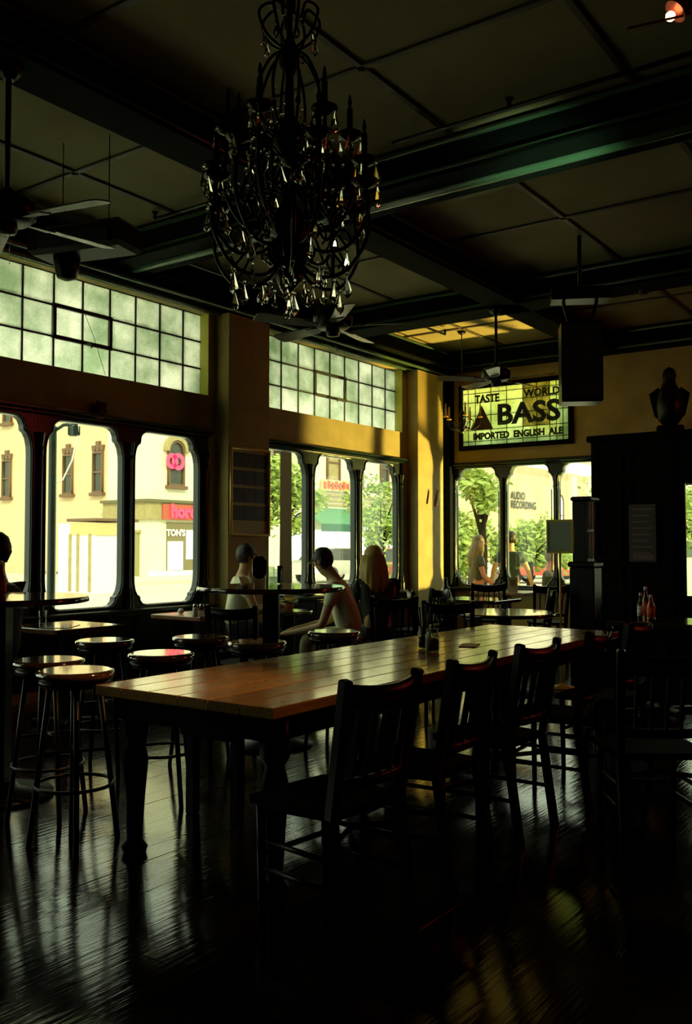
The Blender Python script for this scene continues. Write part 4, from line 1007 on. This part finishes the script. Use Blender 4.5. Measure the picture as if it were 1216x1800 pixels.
# projector / air unit at upper left under the beam
p = at(150, 425, d=6.6)
pj = thing('ceiling_unit', 'long black box hanging below the ceiling at the left, above the frosted window', 'ceiling unit', (p.x, p.y, p.z), YAW+R(-20))
MB().box((0, 0, 0), (.78, .30, .20), bev=.03).build('housing', Mblack, pj)
MB().box((0, -.152, -.02), (.6, .02, .10), bev=.006).build('front_grille', Mspeaker, pj)
MB().tube([(-.2, 0, .08), (-.2, 0, ZC-p.z)], .004, 6).build('hanger', Mmetal, pj); MB().tube([(.2, 0, .08), (.2, 0, ZC-p.z)], .004, 6).build('hanger', Mmetal, pj)
MB().lathe([(.02, -.27), (.07, -.25), (.09, -.18), (.10, -.08)], (-.16, 0, 0), 16).build('lower_housing', Mblack, pj)
# sprinkler pipes
def pipe(pts, label, heads):
    t = thing('sprinkler_pipe', label, 'pipe'); MB().tube(pts, .016, 8).build('pipe_run', Mmetal, t)
    for h in heads:
        MB().lathe([(.02, 0), (.012, .03), (.03, .05), (.03, .055)], (h[0], h[1], h[2]+.01), 10).build('sprinkler_head', Mmetal, t)
    return t
a = at(272, 385, z=4.26); b = at(380, 372, z=4.26)
pipe([a, (a.x+1.4, a.y, 4.26)], 'short ceiling sprinkler pipe left of the crystal chandelier', [a])
a = at(782, 588, z=4.24)
pipe([(a.x, a.y, a.z), (a.x, a.y-1.6, a.z)], 'ceiling sprinkler pipe near the lit far corner', [a, (a.x, a.y-.5, a.z)])
a = at(895, 190, z=4.24)
pipe([(a.x-.9, a.y, a.z), (a.x+2.2, a.y, a.z)], 'ceiling sprinkler pipe along the near cross beam at the upper right', [(a.x, a.y, a.z)])
# track spot with warm bulb
p = at(1192, 15, d=4.0)
ts = thing('track_spotlight', 'reddish spotlight with glowing bulb at the top right corner', 'spotlight', (p.x, p.y, p.z))
Mtin = mat('spot_red_tin', (.30, .05, .03), .3, metal=.5)
dv = (Vector((-3.0, 2.85, .76))-p).normalized(); dv = (dv+IMR*-.2).normalized()
MB().tube([p*0+dv*-.12, dv*.02], [.04, .055], 16).build('lamp_can', Mtin, ts)
MB().ball(dv*.05, .022).build('bulb', mat('bulb', (1, .7, .2), .4, emit=(1, .62, .2), estr=9), ts)
MB().tube([dv*-.08, dv*-.08+Vector((0, 0, .14)), (0, 0, ZC-p.z)], .01, 8).build('stem', Mmetal, ts)
MB().tube([tuple(dv*.09+Vector((-.13, -.1, -.03))), tuple(dv*.09+Vector((.18, .1, .05)))], .006, 6).build('rim_bar', Mtin, ts)
for px, py, l in ((1131, 507, 'tiny dark ceiling spotlight below the pink ceiling'), (1196, 480, 'small red-lit ceiling spotlight at the right edge')):
    p = at(px, py, d=9.5); t = thing('ceiling_spotlight', l, 'spotlight', (p.x, p.y, p.z), 0, 'small ceiling spotlights')
    MB().lathe([(.05, -.06), (.045, .0), (.03, .05)], n=12).build('lamp_can', Mtin if px > 1150 else Mblack, t); MB().tube([(0, 0, .04), (0, 0, ZC-p.z)], .008, 6).build('stem', Mmetal, t)
# dark bird statue on the vestibule
p = at(1134, 750, Y=11.5)
bs = thing('eagle_statue', 'dark perched bird statue on top of the entrance vestibule', 'statue', (-3.30, 11.5, 2.74), R(20))
MB().b2(-.16, .16, -.12, .12, 0, .12, .02).build('plinth', Mblack, bs)
m = MB(); m.lathe([(.06, .10), (.14, .2), (.17, .36), (.15, .52), (.09, .62), (.07, .68), (.085, .75), (.06, .82), (.01, .85)], n=14); m.build('bird_body', Mblack, bs)
for s in (-1, 1): MB().prism([(0, .16), (.10, .25), (.16, .52), (.05, .6), (0, .5)] if s > 0 else [(0, .16), (-.10, .25), (-.16, .52), (-.05, .6), (0, .5)], Matrix.Translation((s*.08, .04, 0)) @ Matrix.Rotation(R(90), 4, 'X'), .05).build('wing', Mblack, bs)
MB().tube([(0, -.07, .76), (0, -.13, .74), (0, -.15, .70)], [.03, .02, .005], 8).build('beak', Mblack, bs)
# notice on the panelling
for k in range(6):
    z = 1.78-.09*k
nb = thing('notice_board', 'dark menu board with faint printed lines on the vestibule panelling', 'notice', (-3.48, 10.965, 1.55))
MB().b2(-.16, .16, -.012, .005, -.36, .33, .004).build('board', mat('board_dark', (.03, .018, .016), .5), nb)
for k in range(8):
    MB().b2(-.12, .12-.03*(k % 3), -.016, -.011, .26-.075*k, .28-.075*k).build('text_line', mat('faint_print', (.16, .08, .07), .6) if k == 0 else bpy.data.materials['faint_print'], nb)
MB().b2(-.12, .13, -.016, -.011, -.33, -.27).build('text_block', bpy.data.materials['faint_print'], nb)

# menu stand with brass pole
p = at(984, 943, d=9.0)
st = thing('menu_stand', 'brass-framed slate board on a thin brass pole before the far windows', 'sign stand', (p.x, p.y, 0), R(4))
MB().lathe([(.13, 0), (.13, .015), (.03, .03), (.012, .05)], n=20).build('base', Mgilt, st)
MB().tube([(0, 0, .03), (0, 0, 1.36)], .010, 8).build('pole', Mgilt, st)
me = plate([(-.135, 1.31), (.135, 1.31), (.135, 1.64), (-.135, 1.64)], [[(-.115, 1.33), (.115, 1.33), (.115, 1.62), (-.115, 1.62)]], .02, .004); me.transform(Matrix.Rotation(R(90), 4, 'X')); link('board_frame', me, Mgilt, st)
MB().b2(-.12, .12, -.003, .003, 1.325, 1.625).build('slate', mat('slate_grey', (.36, .42, .32), .5), st)
# host cabinet
p = at(1029, 1000, d=9.6)
hc = thing('slatted_cabinet', 'tall narrow dark cabinet with gilt bars left of the vestibule', 'cabinet', (p.x, p.y, 0), YAW-R(35))
MB().box((0, 0, .58), (.25, .25, 1.16), bev=.01).build('lower_case', Mwoodd, hc)
MB().box((0, 0, 1.19), (.28, .28, .06), bev=.015).build('ledge', Mwoodd, hc)
MB().box((-.02, 0, 1.53), (.16, .20, .64), bev=.01).build('upper_case', Mwoodd, hc)
MB().box((.0, 0, 1.87), (.22, .25, .05), bev=.015).build('cap', Mwoodd, hc)
for k in range(3): 
    for z0, z1 in ((1.25, 1.53), (1.55, 1.84)): MB().tube([(.08, -.08+.06*k, z0), (.08, -.08+.06*k, z1)], .008, 8).build('gilt_bar', Mgold, hc)
MB().box((.13, -.1, .9), (.012, .02, .5)).build('side_trim', mat('red_trim', (.25, .03, .03), .4), hc)

# ------------------------------------------------------------------ people
def skinmesh(name, nodes, edges, m, parent, sub=2, root=0):
    me = bpy.data.meshes.new(name); me.from_pydata([n[0] for n in nodes], edges, []); me.update()
    o = link(name, me, m, parent)
    sk = o.modifiers.new('skin', 'SKIN'); sk.use_smooth_shade = True
    sv = me.skin_vertices
    if not sv:
        bm = bmesh.new(); bm.from_mesh(me); bm.verts.layers.skin.verify(); bm.to_mesh(me); bm.free()
    for i, n in enumerate(nodes):
        r = n[1]; r = (r, r) if not isinstance(r, tuple) else r
        me.skin_vertices[0].data[i].radius = r
        me.skin_vertices[0].data[i].use_root = (i == root)
    sb = o.modifiers.new('sub', 'SUBSURF'); sb.levels = sub; sb.render_levels = sub
    return o
def person(label, loc, fwd, pose, skin, shirt, pants, hair, seat=.46, sleeves='short', group=None, longhair=False):
    """fwd: direction the chest faces; local +x = forward, +y = the person's left"""
    rz = math.atan2(fwd.y, fwd.x)
    t = thing('person', label, 'person', loc, rz, group)
    lean = pose.get('lean', 0); H0 = seat+.10
    stand = pose.get('stand', False)
    if stand: H0 = .93
    def tl(x, y, z):   # torso points lean about the pelvis
        a = lean; return (x*math.cos(a)+z*math.sin(a), y, H0+z*math.cos(a)-x*math.sin(a))
    N = []; E = []
    def node(p, r, par=None):
        N.append((tuple(p), r)); 
        if par is not None: E.append((par, len(N)-1))
        return len(N)-1
    pel = node(tl(0, 0, 0), .135); wa = node(tl(0, 0, .18), .115, pel); che = node(tl(.015, 0, .38), .135, wa); nb_ = node(tl(.01, 0, .53), .072, che)
    nod = pose.get('nod', 0)
    nk = tl(.02, 0, .585); nk_ = node(nk, .058, nb_)
    hd = Vector(tl(.035+nod*.3, 0, .65)); h1 = node(hd, (.072, .078), nk_); h2 = node(hd+Vector((.012+nod*.3, 0, .075)), (.086, .098), h1); h3 = node(hd+Vector((.0+nod*.3, 0, .135)), (.066, .075), h2)
    S = {}
    for s in (1, -1):
        sh = node(tl(0, s*.17, .46), .058, che)
        el = pose.get('elbow', {}).get(s, (.10, s*.25, .20)); wr = pose.get('wrist', {}).get(s, (.34, s*.16, .20))
        e_ = Vector((el[0]+math.sin(lean)*.3, el[1], H0+el[2])); w_ = Vector((wr[0]+math.sin(lean)*.3, wr[1], H0+wr[2]))
        e1 = node(e_, .041, sh); w1 = node(w_, .028, e1)
        d = (w_-e_).normalized(); side = Vector((-d.y, d.x, 0)); side = side.normalized() if side.length > .1 else Vector((0, 1, 0)); side = side*-s
        pm = node(w_+d*.05, (.036, .024), w1); palm = w_+d*.06
        for fi, (off, L) in enumerate(((-.030, .062), (-.010, .074), (.010, .078), (.030, .068))):
            b_ = palm+side*off*-1+d*.03; f1 = node(b_, .0095, pm); f2 = node(b_+d*L*.5+Vector((0, 0, -.008)), .0085, f1); node(b_+d*L*.85+Vector((0, 0, -.03)), .0075, f2)
        t1 = node(palm+side*.045-d*.01, .010, pm); node(palm+side*.062+d*.03, .009, t1)
        hp = node(tl(0, s*.085, -.02), .088, pel)
        if stand: kn = (0.02, s*.10, .50); an = (-.02, s*.11, .09); to = (.14, s*.12, .035)
        else: kn = (.42, s*.14, seat+.06); an = (.40+pose.get('tuck', 0), s*.14, .09); to = (.56+pose.get('tuck', 0), s*.15, .035)
        k_ = node(kn, .062, hp); a_ = node(an, .042, k_); node(to, .038, a_)
        S[s] = dict(sh=Vector(tl(0, s*.17, .46)), e=e_, w=w_, hp=Vector(tl(0, s*.085, -.02)), kn=Vector(kn), an=Vector(an))
    skinmesh('body', N, E, skin, t)
    # shirt
    n2 = [(tl(0, 0, -.03), .150), (tl(0, 0, .18), .135), (tl(.015, 0, .38), .152), (tl(.01, 0, .51), .095)]; e2 = [(0, 1), (1, 2), (2, 3)]
    for s in (1, -1):
        k = len(n2); frac = .55 if sleeves == 'short' else 1.0
        n2.append((tuple(S[s]['sh']), .075)); e2.append((2, k))
        n2.append((tuple(S[s]['sh'].lerp(S[s]['e'], frac)), .058)); e2.append((k, k+1))
        if sleeves != 'short': n2.append((tuple(S[s]['e'].lerp(S[s]['w'], .9)), .042)); e2.append((k+1, k+2))
    skinmesh('shirt', n2, e2, shirt, t)
    n3 = [(tl(0, 0, -.02), .148), (tl(0, 0, .06), .138)]; e3 = [(0, 1)]
    for s in (1, -1):
        k = len(n3); n3 += [(tuple(S[s]['hp']), .100), (tuple(S[s]['kn']), .074), (tuple(S[s]['an']+Vector((0, 0, .03))), .055)]; e3 += [(0, k), (k, k+1), (k+1, k+2)]
    skinmesh('trousers', n3, e3, pants, t)
    # shoes
    for s in (1, -1):
        a_ = S[s]['an']; MB().box((a_.x+.08, a_.y, .04), (.26, .09, .08), bev=.03).build('shoe', Mblack, t)
    # head details
    hc_ = hd+Vector((.012+nod*.3, 0, .075))
    m = MB()
    MB().tube([hc_+Vector((.082, 0, .012)), hc_+Vector((.108, 0, -.022)), hc_+Vector((.084, 0, -.028))], [.008, .014, .008], 6).build('nose', skin, t)
    for s in (1, -1):
        e = MB().ball(hc_+Vector((.082, s*.032, .012)), (.009, .013, .008), 8, 6).build('eye', bpy.data.materials['eye_dark'], t)
        MB().ball(hc_+Vector((0, s*.088, -.005)), (.018, .009, .030), 8, 6).build('ear', skin, t)
        MB().bar(hc_+Vector((.086, s*.018, .030)), hc_+Vector((.080, s*.046, .031)), .006, .006).build('eyebrow', hair, t)
    MB().ball(hc_+Vector((.078, 0, -.055)), (.010, .024, .007), 8, 6).build('mouth', bpy.data.materials['lips'], t)
    # hair cap: shell over the crown, back and sides
    rr = random.Random(len(label)); hb = MB().ball(hc_+Vector((-.022, 0, .030)), (.099, .101, .104), 22, 14)
    hb.v = [tuple(Vector(v)+Vector((rr.uniform(-1, 1), rr.uniform(-1, 1), rr.uniform(-1, 1)))*.004) for v in hb.v]
    for k in range(14):
        a = R(95+170*k/13); d = Vector((math.cos(a)*.092, math.sin(a)*.094, 0))
        hb.tube([hc_+d*.9+Vector((-.015, 0, .06)), hc_+d*1.04+Vector((-.012, 0, 0)), hc_+d*.86+Vector((-.01, 0, -.07))], [.012, .016, .004], 6)
    ho = hb.build('hair', hair, t)
    if longhair:
        for k in range(26):
            a = R(70+220*k/25); d = Vector((math.cos(a)*.085, math.sin(a)*.092, 0))
            top = hc_+d+Vector((-.01, 0, .03)); l_ = rr.uniform(.34, .46)
            MB().tube([top, hc_+d*1.25+Vector((-.02, 0, -.10)), hc_+d*1.35+Vector((-.05+rr.uniform(-.01, .01), rr.uniform(-.02, .02), -.22)), hc_+d*1.1+Vector((-.07, rr.uniform(-.03, .03), -l_))], [.022, .034, .034, .008], 6).build('hair_lock', hair, t)
    return t
mat('eye_dark', (.02, .015, .01), .2); mat('lips', (.35, .10, .07), .4)
Mtee = mat('tee_white', (.72, .74, .48), .85, bump=.4, bscale=14); Mdk = mat('shirt_dark', (.02, .03, .022), .85, bump=.4, bscale=14); Mgr = mat('shirt_green_black', (.012, .035, .022), .85, bump=.3, bscale=14)
Mjean = mat('jeans_dark', (.02, .025, .03), .85, bump=.3, bscale=30); Mkhaki = mat('trousers_khaki', (.40, .40, .20), .85, bump=.4, bscale=14)
Hd = mat('hair_dark', (.010, .010, .007), .6); Hb = mat('hair_blonde', (.5, .38, .10), .45); Hbr = mat('hair_brown', (.10, .065, .02), .55)
Mves = mat('shirt_brown', (.05, .03, .02), .85, bump=.3, bscale=14)
a_ = at(414, 1000, d=9.4)
person('man in a white T-shirt seated left of the small flower pot, looking right', (a_.x, a_.y, 0), IMR*.95+IMF*.25, dict(lean=.12, elbow={1: (.16, .24, .16), -1: (.14, -.24, .16)}, wrist={1: (.38, .12, .20), -1: (.36, -.14, .20)}), Mskin, Mtee, Mjean, Hd, group='people at the window tables')
a_ = at(618, 1000, d=8.7)
person('man in pale T-shirt and khaki trousers leaning over his knees behind the bar table', (a_.x, a_.y, 0), IMR*-1+IMF*.15, dict(lean=.30, nod=.10, elbow={1: (.16, .22, .08), -1: (.14, -.24, .10)}, wrist={1: (.50, .12, .0), -1: (.48, -.12, .02)}), Mskin, Mtee, Mkhaki, Hd, group='people at the window tables')
a_ = at(662, 1000, d=9.2)
person('woman with long blonde hair and dark top seen from behind by the window', (a_.x, a_.y, 0), IMF+IMR*-.35, dict(lean=.1, elbow={1: (.14, .25, .16), -1: (.14, -.27, .16)}), Mskin, Mdk, Mjean, Hb, sleeves='long', longhair=True, group='people at the window tables', seat=.44)
a_ = at(0, 1000, d=6.0)
person('dark silhouetted person behind the bar table at the left edge', (a_.x, a_.y, 0), IMR*-1+IMF*.3, dict(lean=.02, elbow={1: (.18, .24, .20), -1: (.18, -.24, .20)}), Mskind, Mdk, Mjean, Hd, seat=.52, sleeves='long', group='people at the window tables')
a_ = at(838, 1000, Y=13.3)
person('woman in profile with long brown hair standing outside the leftmost far pane', (a_.x, a_.y, -.22), IMR+IMF*.1, dict(stand=True, elbow={1: (.03, .24, .2), -1: (.05, -.25, .2)}, wrist={1: (.2, .2, .1), -1: (.22, -.2, .08)}), Mskind, Mdk, Mjean, Hbr, longhair=True, group='people outside the far windows')
a_ = at(897, 1000, Y=13.6)
person('man in a dark T-shirt seen from behind outside the far panes', (a_.x, a_.y, -.16), IMF*-.1+Vector((-.5, 1, 0)), dict(stand=True, elbow={1: (.0, .27, .22), -1: (.0, -.28, .22)}, wrist={1: (.06, .30, .02), -1: (.02, -.34, -.02)}), Mskin, Mgr, Mjean, Hd, group='people outside the far windows')
a_ = at(966, 1000, Y=13.7)
person('dark-clothed person outside half hidden by the menu stand', (a_.x, a_.y, -.45), IMR, dict(stand=True), Mskind, Mdk, Mjean, Hbr, group='people outside the far windows')
